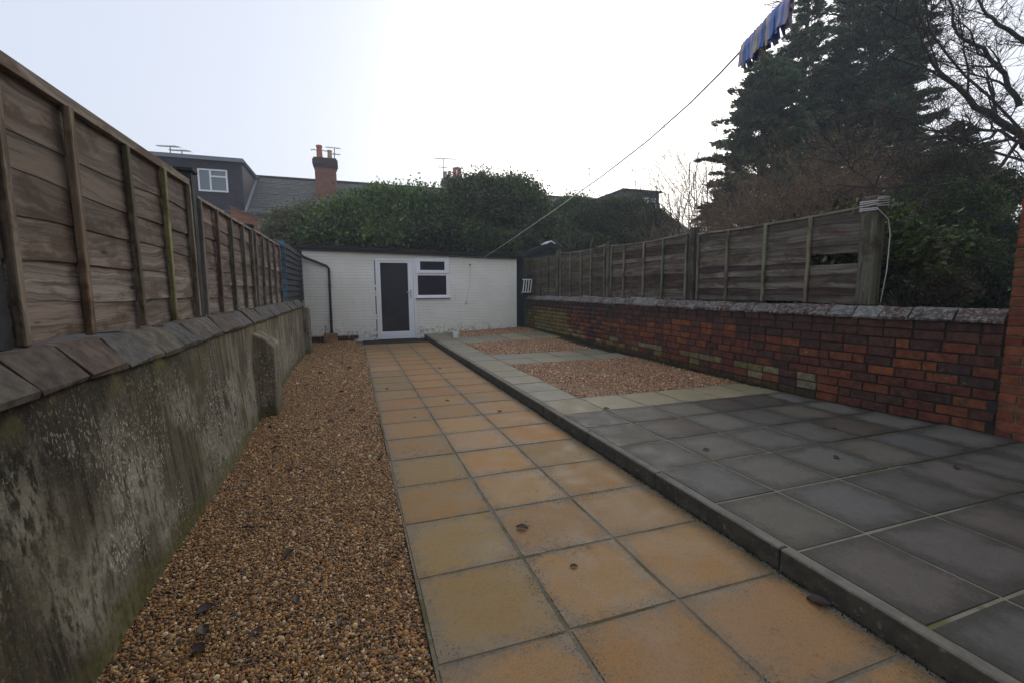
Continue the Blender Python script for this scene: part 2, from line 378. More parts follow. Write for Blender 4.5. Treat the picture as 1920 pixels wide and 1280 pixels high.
# ================================================================== SETTING
g = MB(); S = 300
g.add([(-S, -S, -.10), (S, -S, -.10), (S, S, -.10), (-S, S, -.10)], [(0, 1, 2, 3)])
tag(g.build('ground', M['earth']), kind='structure')

# heights
HT = .104
def sm(a, b, x): t = max(0, min(1, (x-a)/(b-a))); return t*t*(3-2*t)
def zt(x, y):                                   # the terrace rises a little towards the outhouse
    return HT + .095*sm(6.5, 12.3, y)*max(0., min(1., (x-1.9)/2.6))
PW = [(0., 4.90), (1.5, 4.88), (2.1, 4.85), (2.8, 4.73), (3.5, 4.65), (4.4, 4.63), (6., 4.69), (9., 4.75), (12.35, 4.77)]
def XW(y):                                      # the old brick wall bows slightly
    for (a, xa), (b, xb) in zip(PW, PW[1:]):
        if y <= b: return xa + (xb-xa)*max(0, (y-a)/(b-a))
    return PW[-1][1]

# ---- slab unit mesh: 1 x 1 footprint, chamfered top
def slab_mesh(name, mat, t=.045, ch=.007, seed=0):
    r = random.Random(seed); mb = MB(); h = .5
    base = [(-h, -h), (h, -h), (h, h), (-h, h)]
    j = [(r.uniform(-.004, .004), r.uniform(-.004, .004)) for _ in range(4)]
    lo = [(x+a, y+b, -t) for (x, y), (a, b) in zip(base, j)]
    mi = [(x+a, y+b, -ch*.6) for (x, y), (a, b) in zip(base, j)]
    to = [(x*(1-2*ch)+a, y*(1-2*ch)+b, 0) for (x, y), (a, b) in zip(base, j)]
    mb.add(lo+mi+to, [(i, (i+1) % 4, (i+1) % 4+4, i+4) for i in range(4)] + [(i+4, (i+1) % 4+4, (i+1) % 4+8, i+8) for i in range(4)] + [(8, 9, 10, 11)])
    return mb.mesh(name, mat)
def slabs(parent, name, meshes, xs, ys, cols, gap=.006, zf=lambda x, y: 0., jit=.0015, skip=None):
    for i in range(len(xs)-1):
        for k in range(len(ys)-1):
            x0, x1, y0, y1 = xs[i], xs[i+1], ys[k], ys[k+1]
            if skip and skip(i, k): continue
            cx, cy = (x0+x1)/2, (y0+y1)/2
            sx = (zf(x1, cy)-zf(x0, cy))/(x1-x0); sy = (zf(cx, y1)-zf(cx, y0))/(y1-y0)
            c = random.choice(cols); b = random.uniform(.88, 1.1); c = tuple(v*b*random.uniform(.96, 1.04) for v in c)
            link(name, random.choice(meshes), parent, (cx+random.uniform(-1, 1)*.002, cy+random.uniform(-1, 1)*.002, zf(cx, cy)+random.uniform(-jit, jit)),
                 (math.atan(sy)+random.gauss(0, .0015), -math.atan(sx)+random.gauss(0, .0015), random.gauss(0, .0025)), (x1-x0-2*gap, y1-y0-2*gap, 1), c)

# ---- path of ochre slabs
pe = MB(); pe.span((.213, -1.3, -.095), (1.79, 11.25, -.0035))
path = tag(pe.build('path', M['path_bed']), 'path of square ochre paving slabs leading to the white outhouse', kind='structure')
pm = [slab_mesh('paving_slab', M['path_slab'], seed=i) for i in range(4)]
OC = [(.365, .200, .066), (.38, .212, .072), (.355, .205, .080), (.335, .208, .078), (.38, .222, .10), (.385, .186, .056), (.31, .198, .072)]
ys = [-1.08+.5*i for i in range(25)]; ys = [y for y in ys if y < 11.3]; ys[-1] = 11.24
slabs(path, 'paving_slab', pm, [.219, .722, 1.226, 1.768], ys, OC)
# threshold step in front of the door
st = MB(); st.span((-.02+.24, 11.26, -.095), (1.80, 12.296, -.012))
tag(st.build('threshold_step', M['pale_mortar'] if False else M['dark_mortar'], bevel=.01), 'mossy concrete strip between path end and outhouse door', kind='structure')

# ---- terrace (raised)
te = MB()
ny = 40; nx = 8; vs = []; fs = []
for k in range(ny+1):
    y = -1.3 + (12.295+1.3)*k/ny; xr = XW(y)+.05
    for i in range(nx+1):
        x = 1.842 + (xr-1.842)*i/nx; vs.append((x, y, zt(x, y)-.0035))
for k in range(ny):
    for i in range(nx): a = k*(nx+1)+i; fs.append((a, a+1, a+nx+2, a+nx+1))
te.add(vs, fs)
terrace = tag(te.build('terrace', M['patio_bed']), 'raised terrace of square slabs beside the path', kind='structure')
dm = [slab_mesh('paving_slab', M['patio_slab'], seed=10+i) for i in range(4)]
DK = [(.128, .117, .098), (.138, .126, .102), (.115, .108, .095), (.138, .126, .095), (.105, .080, .063), (.13, .120, .106)]
xs = [1.848, 2.30, 2.815, 3.31, 3.79, 4.29, 4.76]
ysd = [3.785, 3.345, 2.86, 2.378, 1.884, 1.39, .895, .40, -.10, -.60, -1.1][::-1]
slabs(terrace, 'paving_slab', dm, xs[:-1], ysd, DK, .0065, zt)
# last column follows the wall
for k in range(len(ysd)-1):
    cy = (ysd[k]+ysd[k+1])/2; x1 = XW(cy)-.02
    link('paving_slab', random.choice(dm), terrace, ((4.29+x1)/2, cy, HT), (0, 0, 0), (x1-4.30, ysd[k+1]-ysd[k]-.012, 1), (.17, .165, .145))
lm_ = [slab_mesh('paving_slab', M['pale_slab'], seed=20+i) for i in range(4)]
PL = [(.29, .262, .178), (.31, .275, .175), (.275, .255, .19), (.30, .265, .165), (.27, .258, .165)]
PLW = [(.35, .295, .175), (.32, .28, .16)]
slabs(terrace, 'paving_slab', lm_, [1.848, 2.30], [3.785, 4.335, 4.80, 5.27, 5.74, 6.21, 6.70, 7.25, 7.82, 8.30, 8.76, 9.22, 9.68, 10.25, 10.85, 11.35, 11.85, 12.28], PL, .004, zt)
def strip(y0, y1, xs_, cols): slabs(terrace, 'paving_slab', lm_, xs_, [y0, y1], cols, .004, zt)
strip(3.785, 4.335, [2.30, 2.78, 3.26, 3.74, 4.20, 4.60], PLW)
strip(6.70, 7.25, [2.30, 2.85, 3.4, 3.95, 4.62], PL); strip(7.25, 7.82, [2.30, 2.85, 3.4, 3.95, 4.5], PL)
strip(9.68, 10.25, [2.30, 2.85, 3.4, 3.95, 4.66], PL); strip(10.25, 10.85, [2.30, 2.85, 3.4, 3.95, 4.66], PL)
# kerb stones
kb = MB(); kb.span((1.800, -1.3, -.095), (1.838, 12.2, .02))
kerb = tag(kb.build('kerb', M['dark_mortar']), 'dark concrete kerb between ochre path and raised terrace', kind='structure')
y = -1.28; km = None
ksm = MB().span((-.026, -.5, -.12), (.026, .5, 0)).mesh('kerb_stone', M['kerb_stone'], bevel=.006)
while y < 12.1:
    L = min(.9, 12.2-y)
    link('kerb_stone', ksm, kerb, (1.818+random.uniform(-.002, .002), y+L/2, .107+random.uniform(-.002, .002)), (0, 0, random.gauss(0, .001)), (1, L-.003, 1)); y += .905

# ---- gravel beds: real pebbles scattered by geometry nodes
PEB = np.array([(.30, .17, .065), (.36, .22, .10), (.24, .13, .05), (.17, .095, .045), (.44, .33, .20), (.55, .48, .38), (.10, .075, .055), (.07, .055, .05), (.28, .15, .09), (.33, .19, .07), (.20, .12, .06), (.13, .085, .05)])
PPR = np.array([.15, .14, .12, .12, .12, .05, .08, .06, .06, .10, .05, .05]); PPR = PPR/PPR.sum()
def pebble_bed(name, label, pts, sizes, tint=(1, 1, 1)):
    n = len(pts)
    me = bpy.data.meshes.new(name); me.vertices.add(n); me.vertices.foreach_set('co', pts.astype(np.float32).ravel())
    sc = np.c_[sizes*rng.uniform(.8, 1.5, n), sizes*rng.uniform(.75, 1.1, n), sizes*rng.uniform(.45, .8, n)]
    rt = np.c_[rng.normal(0, .5, n), rng.normal(0, .5, n), rng.uniform(0, 6.28, n)]
    a = me.attributes.new('scl', 'FLOAT_VECTOR', 'POINT'); a.data.foreach_set('vector', sc.astype(np.float32).ravel())
    a = me.attributes.new('rot', 'FLOAT_VECTOR', 'POINT'); a.data.foreach_set('vector', rt.astype(np.float32).ravel())
    cc = PEB[rng.choice(len(PEB), n, p=PPR)]*np.array([1.12, .97, .72])*rng.uniform(.5, 1.55, (n, 1))*np.array(tint)
    a = me.attributes.new('tint', 'FLOAT_COLOR', 'POINT'); a.data.foreach_set('color', np.c_[cc, np.ones(n)].astype(np.float32).ravel())
    o = link(name, me); ng = bpy.data.node_groups.new('scatter_pebbles', 'GeometryNodeTree')
    ng.interface.new_socket('Geometry', in_out='INPUT', socket_type='NodeSocketGeometry'); ng.interface.new_socket('Geometry', in_out='OUTPUT', socket_type='NodeSocketGeometry')
    gi = ng.nodes.new('NodeGroupInput'); go = ng.nodes.new('NodeGroupOutput'); ip = ng.nodes.new('GeometryNodeInstanceOnPoints')
    ico = ng.nodes.new('GeometryNodeMeshIcoSphere'); ico.inputs['Subdivisions'].default_value = 2; ico.inputs['Radius'].default_value = .5
    ss = ng.nodes.new('GeometryNodeSetShadeSmooth'); sm_ = ng.nodes.new('GeometryNodeSetMaterial'); sm_.inputs['Material'].default_value = M['pebble']
    na = ng.nodes.new('GeometryNodeInputNamedAttribute'); na.data_type = 'FLOAT_VECTOR'; na.inputs['Name'].default_value = 'scl'
    nr = ng.nodes.new('GeometryNodeInputNamedAttribute'); nr.data_type = 'FLOAT_VECTOR'; nr.inputs['Name'].default_value = 'rot'
    L = ng.links.new
    L(gi.outputs[0], ip.inputs['Points']); L(ico.outputs[0], ss.inputs['Geometry']); L(ss.outputs[0], sm_.inputs['Geometry']); L(sm_.outputs[0], ip.inputs['Instance'])
    L(na.outputs['Attribute'], ip.inputs['Scale']); L(nr.outputs['Attribute'], ip.inputs['Rotation']); L(ip.outputs[0], go.inputs[0])
    md = o.modifiers.new('scatter', 'NODES'); md.node_group = ng
    me.materials.append(M['pebble'])
    return tag(o, label, 'gravel', kind='stuff')
def jgrid(x0, x1, y0, y1, s):
    X, Y = np.meshgrid(np.arange(x0, x1, s), np.arange(y0, y1, s)); n = X.size
    return np.c_[X.ravel()+rng.uniform(-.5, .5, n)*s, Y.ravel()+rng.uniform(-.5, .5, n)*s]
def wallx(y): return -.86 - .09*np.clip((y-2.)/5., 0, 1)
parts = []; szs = []
for (a, b, s) in ((.2, 3.4, .0088), (3.4, 6.5, .0108), (6.5, 12.25, .0140)):
    for lay in (0, 1):
        P = jgrid(-1.15, .212, a, b, s*(1 if lay == 0 else 1.7)); k = (P[:, 0] > np.where(P[:, 1] < 10.3, wallx(P[:, 1])-.01, -1.10)) & (P[:, 0] < np.where(P[:, 1] > 11.3, .05, .209))
        P = P[k]; und = .006*np.sin(P[:, 0]*5+P[:, 1]*2.3)+.006*np.sin(P[:, 1]*3.1-P[:, 0]*7)
        parts.append(np.c_[P, -.016+und+lay*.004+rng.uniform(0, .004, len(P))]); szs.append(rng.lognormal(math.log(s*1.10), .33, len(P)))
pebble_bed('gravel', 'golden brown pea gravel filling the strip between rendered wall and path', np.vstack(parts), np.concatenate(szs))
gb = MB(); gb.add([(-1.3, -1.3, -.028), (.212, -1.3, -.028), (.212, 12.29, -.028), (-1.3, 12.29, -.028)], [(0, 1, 2, 3)])
tag(gb.build('gravel_bed', M['gravel_base']), kind='structure')
BEDS = [('gravel', 'pinkish brown gravel in the large front bed of the terrace', 4.345, 6.69, 2.31), ('gravel', 'pinkish brown gravel in the narrow middle bed of the terrace', 7.83, 9.67, 2.31), ('gravel', 'pinkish brown gravel in the shallow rear bed against the outhouse', 10.86, 12.22, 2.62)]
for nm, lb, a, b, xl in BEDS:
    pp = []; ss_ = []
    s = .0145 if a < 5 else .018
    for lay in (0, 1):
        P = jgrid(xl, 4.75, a, b, s*(1 if lay == 0 else 1.7))
        xr = np.array([XW(v) for v in P[:, 1]])-.03-.10*rng.random(len(P))
        if a > 5 and a < 9: xr = xr-.25
        k = P[:, 0] < xr; P = P[k]
        z = np.array([zt(px, py) for px, py in P]); und = .004*np.sin(P[:, 0]*5+P[:, 1]*2.3)
        pp.append(np.c_[P, z-.006+und+lay*.004+rng.uniform(0, .004, len(P))]); ss_.append(rng.lognormal(math.log(s*1.12), .25, len(P)))
    pebble_bed(nm, lb, np.vstack(pp), np.concatenate(ss_), (1.10, 1.10, 1.42))

# ================================================================== LEFT RENDERED WALL
lw = MB(); nY = 30; zs = [-.1, 0, .25, .5, .75, .952]
vs = []; fs = []
ylen = [0.0 + 10.25*i/nY for i in range(nY+1)]
for y in ylen:
    for z in zs: vs.append((wallx(y)*(1-z/.95)+(-.965)*(z/.95)+.006*math.sin(y*2.1+z*3), y, z))
nz = len(zs)
for i in range(nY):
    for k in range(nz-1): a = i*nz+k; fs.append((a, a+nz, a+nz+1, a+1))
b0 = len(vs)
for y in (ylen[0], ylen[-1]):
    vs += [(-1.20, y, -.1), (-1.20, y, .952)]
fs += [(b0, b0+1, b0+3, b0+2), (nz-1, nY*nz+nz-1, b0+3, b0+1), tuple(nY*nz+k for k in range(nz))[::1]+(b0+3, b0+2), tuple(k for k in range(nz))[::-1]+(b0, b0+1)]
lw.add(vs, fs)
lwall = tag(lw.build('garden_wall', M['rendered_wall'], smooth=False), 'low rendered garden wall stained dark with algae and topped by sloping stones', 'wall')
# buttresses
def buttress(y0, y1, x1, zt_, zs_):
    mb = MB(); xb = -1.0
    mb.prism([(xb, y0, -.08), (x1, y0, -.08), (x1, y0, zs_), ((xb+x1*3)/4+.0, y0, zs_+.06), (-.955, y0, zt_), (xb, y0, zt_)], (0, y1-y0, 0))
    return mb.build('buttress', M['rendered_wall'], lwall, bevel=.012)
buttress(5.12, 5.52, -.775, .86, .72)
buttress(10.12, 10.42, -.84, .93, .88)
# coping stones: steep sloping face towards the garden
def coping_mesh(seed):
    r = random.Random(seed); j = lambda a=.006: r.uniform(-a, a); mb = MB()
    prof = [(-.940, .948), (-.936, .968), (-1.035, 1.078), (-1.075, 1.086), (-1.26, 1.086), (-1.26, .950)]
    a = [(x+j(), -.5, z+j(.004)) for x, z in prof]; b = [(x+j(), .5, z+j(.004)) for x, z in prof]; n = len(prof)
    mb.add(a+b, [tuple(range(n)), tuple(range(n, 2*n))[::-1]] + [(i, i+n, (i+1) % n+n, (i+1) % n) for i in range(n)])
    return mb.mesh('coping_stone', M['coping_tile'])
cms = [coping_mesh(i) for i in range(6)]
CT = [(.135, .128, .118), (.15, .138, .118), (.115, .112, .105), (.16, .145, .11), (.14, .125, .10), (.13, .105, .085)]
jo = [0.05, .33, .62, .92, 1.22, 1.52, 1.83, 2.115, 2.42, 2.70, 2.82, 3.12, 3.42, 3.72, 4.02, 4.34, 4.66]
while jo[-1] < 10.1: jo.append(jo[-1]+random.choice([.29, .31, .33, .3, .3, .14]))
jo[-1] = 10.40
for i in range(len(jo)-1):
    a, b = jo[i], jo[i+1]; c = random.choice(CT)
    if abs(a-2.115) < .01: c = (.15, .112, .088)
    link('coping_stone', cms[i % 6], lwall, (random.uniform(-.006, .006), (a+b)/2, random.uniform(-.005, .005)), (random.gauss(0, .006), 0, random.gauss(0, .004)), (1, b-a-.013, 1), c)
cj = MB(); cj.prism([(-.958, 0.05, .945), (-1.045, 0.05, 1.055), (-1.24, 0.05, 1.065), (-1.24, 0.05, .945)], (0, 10.3, 0)); cj.build('mortar', M['dark_mortar'], lwall)

# ================================================================== FENCE PANELS
def board_mesh(L, h, seed, mat, wav=.014):
    r = random.Random(seed); n = 7; V = []; ph = [r.uniform(0, 6) for _ in range(3)]
    for i in range(n+1):
        u = i/n; x = (u-.5)*L
        w = wav*(.6*math.sin(5*u+ph[0])+.4*math.sin(11*u+ph[1])) + r.uniform(-.002, .002)
        bow = .004*math.sin(3*u+ph[2])
        V += [(x, -.016+bow, -h/2+w), (x, -.008+bow*.5, h/2), (x, .0, h/2), (x, -.008+bow, -h/2+w)]
    F = []
    for i in range(n):
        for k in range(4): a = i*4+k; b = i*4+(k+1) % 4; F.append((a, a+4, b+4, b))
    F += [(3, 2, 1, 0), (n*4, n*4+1, n*4+2, n*4+3)]
    return MB().add(V, F).mesh('board', mat)
# ---- left fence (garden side faces +X)
FX = -1.105
lf = empty('wooden_fence', (FX, 4.1, 1.09)); tag(lf, 'brown overlapping board fence standing on the rendered wall', 'fence')
def child(name, me, parent, loc, rot=(0, 0, 0), scale=(1, 1, 1), color=None):
    """child placed in world coordinates (parents are unrotated)"""
    p = parent; off = Vector((0, 0, 0))
    while p is not None: off += p.location; p = p.parent
    return link(name, me, parent, Vector(loc)-off, rot, scale, color)
BM_L = [board_mesh(1.83, .155, i, M['fence_board']) for i in range(6)]
WL = [(.185, .148, .115), (.22, .182, .146), (.15, .118, .092), (.25, .215, .18), (.195, .16, .127)]
def batten_mesh(h, w=.037, d=.028): return MB().span((-w/2, -d/2, -h/2), (w/2, d/2, h/2)).mesh('batten', M['timber'], bevel=.004)
def panel(fence, X, y0, y1, z0, z1, side, bms, bat_mesh, bats, bw, nb, tones, btone, skip=(), sag=0., capw=.05, capd=.055, L0=1.83, h0=.155, hole=None, caph=.024):
    """side=+1: boards show towards +X"""
    cy = (y0+y1)/2; p = link('fence_panel', None, fence, (0, 0, 0)); p.location = Vector((X, cy, z0)) - fence.location
    rz = PI/2*side; h = z1-z0; pitch = (h-.03)/nb
    zz = lambda y: z1 - sag*(1-((y-cy)/((y1-y0)/2))**2)
    for i in range(nb):
        zc = z0+.015+pitch*(i+.5)
        c = random.choice(tones); k = random.uniform(.82, 1.15); c = tuple(v*k for v in c)
        f = -sag*.6*(i/nb); ya, yb = y0, y1
        if hole and i in hole[0]: ya = hole[1]
        cyb = (ya+yb)/2
        child('board', random.choice(bms), p, (X, cyb, zc+f), (0, random.gauss(0, .004), rz), ((yb-ya)/L0*(1 if random.random() < .5 else -1)*1, 1, (pitch*1.30)/h0), c)
    for yb in bats:
        hh = zz(yb)-z0
        child('batten', bat_mesh, p, (X+side*.034, yb, z0+hh/2), (random.gauss(0, .006), 0, PI/2), (1, 1, hh), (.26, .25, .11) if abs(yb-3.45) < .01 else tuple(v*random.uniform(.9, 1.2) for v in btone))
    # cap rail
    n = 6; mb = MB()
    for k in range(n):
        ya = y0+(y1-y0)*k/n; yb_ = y0+(y1-y0)*(k+1)/n; za, zb = zz(ya), zz(yb_)
        w2 = capw/2
        mb.add([(X-w2+side*.012, ya, za), (X+w2+side*.012, ya, za), (X+w2+side*.012, ya, za+caph), (X-w2+side*.012, ya, za+caph), (X-w2+side*.012, yb_, zb), (X+w2+side*.012, yb_, zb), (X+w2+side*.012, yb_, zb+caph), (X-w2+side*.012, yb_, zb+caph)],
               [(0, 1, 5, 4), (1, 2, 6, 5), (2, 3, 7, 6), (3, 0, 4, 7)] + ([(3, 2, 1, 0)] if k == 0 else []) + ([(4, 5, 6, 7)] if k == n-1 else []))
    mb.v = [tuple(Vector(v)-Vector((X, cy, z0))) for v in mb.v]
    mb.build('top_rail', M['rail_timber'], p, color=tuple(v*1.25 for v in btone))
    return p
unit_b = batten_mesh(1.0)
LBT = (.20, .168, .134)
panel(lf, FX, .05, 1.90, 1.095, 2.075, 1, BM_L, unit_b, [.09, .50, .97, 1.43, 1.86], 0, 6, WL, LBT, caph=.045)
panel(lf, FX, 1.99, 3.95, 1.095, 2.035, 1, BM_L, unit_b, [2.02, 2.45, 2.97, 3.45, 3.92], 0, 6, WL, LBT, caph=.045)
panel(lf, FX, 4.12, 6.08, 1.095, 1.975, 1, BM_L, unit_b, [4.15, 4.6, 5.1, 5.6, 6.05], 0, 7, WL, (.21, .18, .15))
panel(lf, FX, 6.22, 8.28, 1.095, 1.99, 1, BM_L, unit_b, [6.25, 6.73, 7.2, 7.72, 8.25], 0, 7, WL, (.21, .18, .15))
def post(fence, x, y, z0, z1, w, mat, color=None, cap=0):
    mb = MB().span((-w/2, -w/2, z0-z0), (w/2, w/2, z1-z0))
    me = mb.mesh('post', mat, bevel=.006); o = child('post', me, fence, (x, y, z0), color=color)
    if cap:
        c = MB().span((-w/2-.018, -w/2-.018, 0), (w/2+.018, w/2+.018, .03)).mesh('cap', mat, bevel=.006)
        link('cap', c, o, (0, 0, z1-z0+.002))
    return o
for y, z1, w in ((1.945, 2.12, .07), (4.035, 2.14, .09), (6.15, 2.02, .085)):
    post(lf, FX-.008, y, 1.088, z1, w, M['dark_board'], cap=1)

# ---- blue neighbouring shed behind the wall's far end
bs = empty('neighbour_shed', (-1.6, 10.2, 0)); tag(bs, 'dark stained board shed with blue end boards behind the rendered wall', 'shed')
def bpart(name, mb, mat, parent, **k):
    off = Vector((0, 0, 0)); p = parent
    while p is not None: off += p.location; p = p.parent
    mb.v = [tuple(Vector(v)-off) for v in mb.v]; return mb.build(name, mat, parent, **k)
z = 1.05; SFY = 9.1; SX = -1.10
while z < 2.06:
    h = .105
    mb = MB().add([(SX, SFY+.04, z), (SX-.023, SFY+.04, z+h), (SX-.038, SFY+.04, z+h), (SX-.038, SFY+.04, z), (SX, 12.2, z), (SX-.023, 12.2, z+h), (SX-.038, 12.2, z+h), (SX-.038, 12.2, z)], [(0, 4, 5, 1), (0, 3, 7, 4), (1, 5, 6, 2), (3, 2, 6, 7), (0, 1, 2, 3), (4, 7, 6, 5)])
    bpart('side_board', mb, M['dark_board'], bs)
    mb = MB().add([(-2.4, SFY, z), (SX+.012, SFY, z), (SX+.012, SFY+.015, z+h), (-2.4, SFY+.015, z+h), (-2.4, SFY+.03, z), (SX+.012, SFY+.03, z), (SX+.012, SFY+.03, z+h), (-2.4, SFY+.03, z+h)], [(0, 1, 2, 3), (4, 7, 6, 5), (0, 4, 5, 1), (2, 6, 7, 3), (0, 3, 7, 4), (1, 5, 6, 2)])
    bpart('end_board', mb, M['blue_board'], bs)
    z += .112
bpart('wall', MB().span((-2.38, SFY+.04, 0), (SX-.04, 12.19, 2.08)), M['dark_board'], bs)
bpart('roof', MB().prism([(-2.6, 6.5, 2.12), (-1.14, 6.5, 2.00), (-1.14, 6.5, 2.035), (-2.6, 6.5, 2.16)], (0, 5.75, .13)), M['felt'], bs)

# ================================================================== OUTHOUSE
SY = 12.3
oh = empty('outhouse', (1.7, SY, 0)); tag(oh, 'low white painted brick outhouse with flat felt roof at the garden end', 'outhouse')
def P(x, y, Y=SY): return onY(x, y, Y)
zl = lambda x: 2.245 - (x+1.11)*.0225         # underside of the fascia
DX0, DX1, DZ1 = P(703, 486).x, P(778, 490).x, P(703, 485).z
WX0, WX1 = DX1+.004, P(842, 486).x; WZ0, WZ1 = P(842, 560).z, P(842, 485).z
# joint plane with opening: build as boxes round the openings
wb = MB()
def wspan(x0, x1, z0, z1, y0=SY+.0075, y1=SY+.20): wb.span((x0, y0, z0), (x1, y1, z1))
XL, XR = -1.11, 4.47
zb = -.08
wspan(XL, DX0, zb, 2.235); wspan(DX0, WX1, DZ1+.0, 2.21); wspan(DX1, WX1, zb, WZ0); wspan(WX1, XR, zb, 2.13)
wspan(XL, XL+.2, zb, 2.2, SY+.2, SY+2.6); wspan(XR-.2, XR, zb, 2.1, SY+.2, SY+2.6); wspan(XL, XR, zb, 2.1, SY+2.6, SY+2.8)
bpart('wall', wb, M['paint_joint'], oh)
bk = MB(); row = 0; z = -.01
while z < 2.24:
    x = XL - (.11 if row % 2 else 0)
    while x < XR:
        L = .215; a, b = max(x, XL), min(x+L, XR); zz1 = min(z+.0700, zl(b)-.003)
        if b-a > .03 and zz1-z > .02:
            segs = [(a, b)]
            def cut(segs, c0, c1):
                out = []
                for s0, s1 in segs:
                    if s1 <= c0 or s0 >= c1: out.append((s0, s1)); continue
                    if s0 < c0-.02: out.append((s0, c0))
                    if s1 > c1+.02: out.append((c1, s1))
                return out
            if zz1 < DZ1+.03: segs = cut(segs, DX0-.005, DX1+.005)
            if WZ0-.03 < z+.04 and z < WZ1: segs = cut(segs, DX1-.01, WX1+.008)
            for s0, s1 in segs:
                yo = random.uniform(-.0018, .0018); ch = .006
                if s0 < .2 and z < .12: continue        # plinth area
                y0 = SY+yo; bk.add([(s0, SY+.02, z), (s1, SY+.02, z), (s1, SY+.02, zz1), (s0, SY+.02, zz1), (s0+.001, y0, z+ch), (s1-.001, y0, z+ch), (s1-.001, y0, zz1-ch), (s0+.001, y0, zz1-ch)],
                    [(4, 5, 6, 7), (0, 1, 5, 4), (1, 2, 6, 5), (2, 3, 7, 6), (3, 0, 4, 7)])
        x += .2165
    row += 1; z += .0755
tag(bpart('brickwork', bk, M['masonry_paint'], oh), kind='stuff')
# exposed red plinth bricks at the left foot
pb = MB().span((-.1125, -.03, -.034), (.1125, .03, .034)).mesh('plinth_brick', M['old_brick'], bevel=.006)
for r_ in range(2):
    x = XL+.11+(.11 if r_ else 0)
    while x < .12:
        child('plinth_brick', pb, oh, (x, SY-.03+random.uniform(-.004, .004), .02+r_*.075), scale=(.96, 1, 1), color=random.choice([(.13, .055, .035), (.10, .05, .035), (.09, .06, .03)])); x += .225
# roof, fascia, gutter
bpart('roof', MB().prism([(XL-.06, SY-.10, 2.375), (XR+.12, SY-.10, 2.245), (XR+.12, SY-.10, 2.265), (XL-.06, SY-.10, 2.395)], (0, 3.1, .10)), M['felt'], oh)
bpart('fascia', MB().prism([(XL-.05, SY-.028, 2.250), (XR+.02, SY-.028, 2.125), (XR+.02, SY-.028, 2.243), (XL-.05, SY-.028, 2.373)], (0, .024, 0)), plain('fascia_board', (.30, .29, .25), .7), oh)
gt = MB()
for a, b in ((XL-.06, .9), (.9, 2.7), (2.7, XR+.12)):
    n = 6; prof = [(math.cos(PI+PI*i/n)*.055, math.sin(PI+PI*i/n)*.075) for i in range(n+1)]
    za, zc = zl(a)+.10, zl(b)+.10; y0 = SY-.085; vs = [(a, y0+p, za+q) for p, q in prof]+[(b, y0+p, zc+q) for p, q in prof]
    vs += [(a, y0-.056, za+.018), (b, y0-.056, zc+.018)]
    gt.add(vs, [(i, i+1, i+n+2, i+n+1) for i in range(n)] + [(0, n+1, 2*n+3, 2*n+2), tuple(range(n+1)), tuple(range(n+1, 2*n+2))[::-1]])
bpart('gutter', gt, M['black_plastic'], oh)
# downpipe
dp = MB(); p1 = P(566, 482, SY-.085); p1.x += .02; p2 = P(612, 499, SY-.06); p3 = P(622, 622, SY-.06); p2b = P(616.5, 504, SY-.06)
p3.z = .13
dp.tube([p1+Vector((0, 0, .05)), p1, p2, p2b, (p2b*.4+p3*.6), p3], .030, 10)
dpo = bpart('downpipe', dp, M['black_plastic'], oh, smooth=True)
for f in (.25, .78):
    q = p2b.lerp(p3, f); mb = MB().tube([q+Vector((0, 0, -.02)), q+Vector((0, 0, .02))], .038, 10); bpart('bracket', mb, M['black_plastic'], dpo)
# door
door = link('door', None, oh, (0, 0, 0))
door.location = Vector(((DX0+DX1)/2, SY, 0))-oh.location
DZ0 = -.0
def W2(mb, nm, mat, par, **k): return bpart(nm, mb, mat, par, **k)
f = MB(); fw_ = .055; y0, y1 = SY-.012, SY+.06
f.span((DX0, y0, DZ0), (DX0+fw_, y1, DZ1)).span((DX1-fw_, y0, DZ0), (DX1, y1, DZ1)).span((DX0+fw_, y0, DZ1-fw_), (DX1-fw_, y1, DZ1)).span((DX0+fw_, y0, DZ0), (DX1-fw_, y1, DZ0+.05))
W2(f, 'frame', M['upvc'], door, bevel=.005)
gx0, gx1, gz0, gz1 = P(712.3, 494).x, P(764, 494).x, P(740, 621.5).z, P(740, 493.5).z
a, b, c_, d_ = DX0+fw_+.004, DX1-fw_-.004, DZ0+.055, DZ1-fw_-.004
f = MB(); y0, y1 = SY-.004, SY+.05
f.span((a, y0, c_), (gx0, y1, d_)).span((gx1, y0, c_), (b, y1, d_)).span((gx0, y0, c_), (gx1, y1, gz0)).span((gx0, y0, gz1), (gx1, y1, d_))
W2(f, 'leaf_frame', M['upvc'], door, bevel=.006)
W2(MB().span((gx0-.003, SY+.018, gz0-.003), (gx1+.003, SY+.030, gz1+.003)), 'pane', M['dark_glass'], door)
hx = P(770, 548).x; hz = P(770, 548).z
h = MB().span((hx-.016, SY-.018, hz-.15), (hx+.016, SY-.0045, hz+.07)).tube([(hx, SY-.015, hz), (hx, SY-.055, hz), (hx-.12, SY-.055, hz+.003)], .010, 8)
h.tube([(hx, SY-.026, hz-.09), (hx, SY-.016, hz-.09)], .010, 8)
W2(h, 'handle', M['chrome'], door)
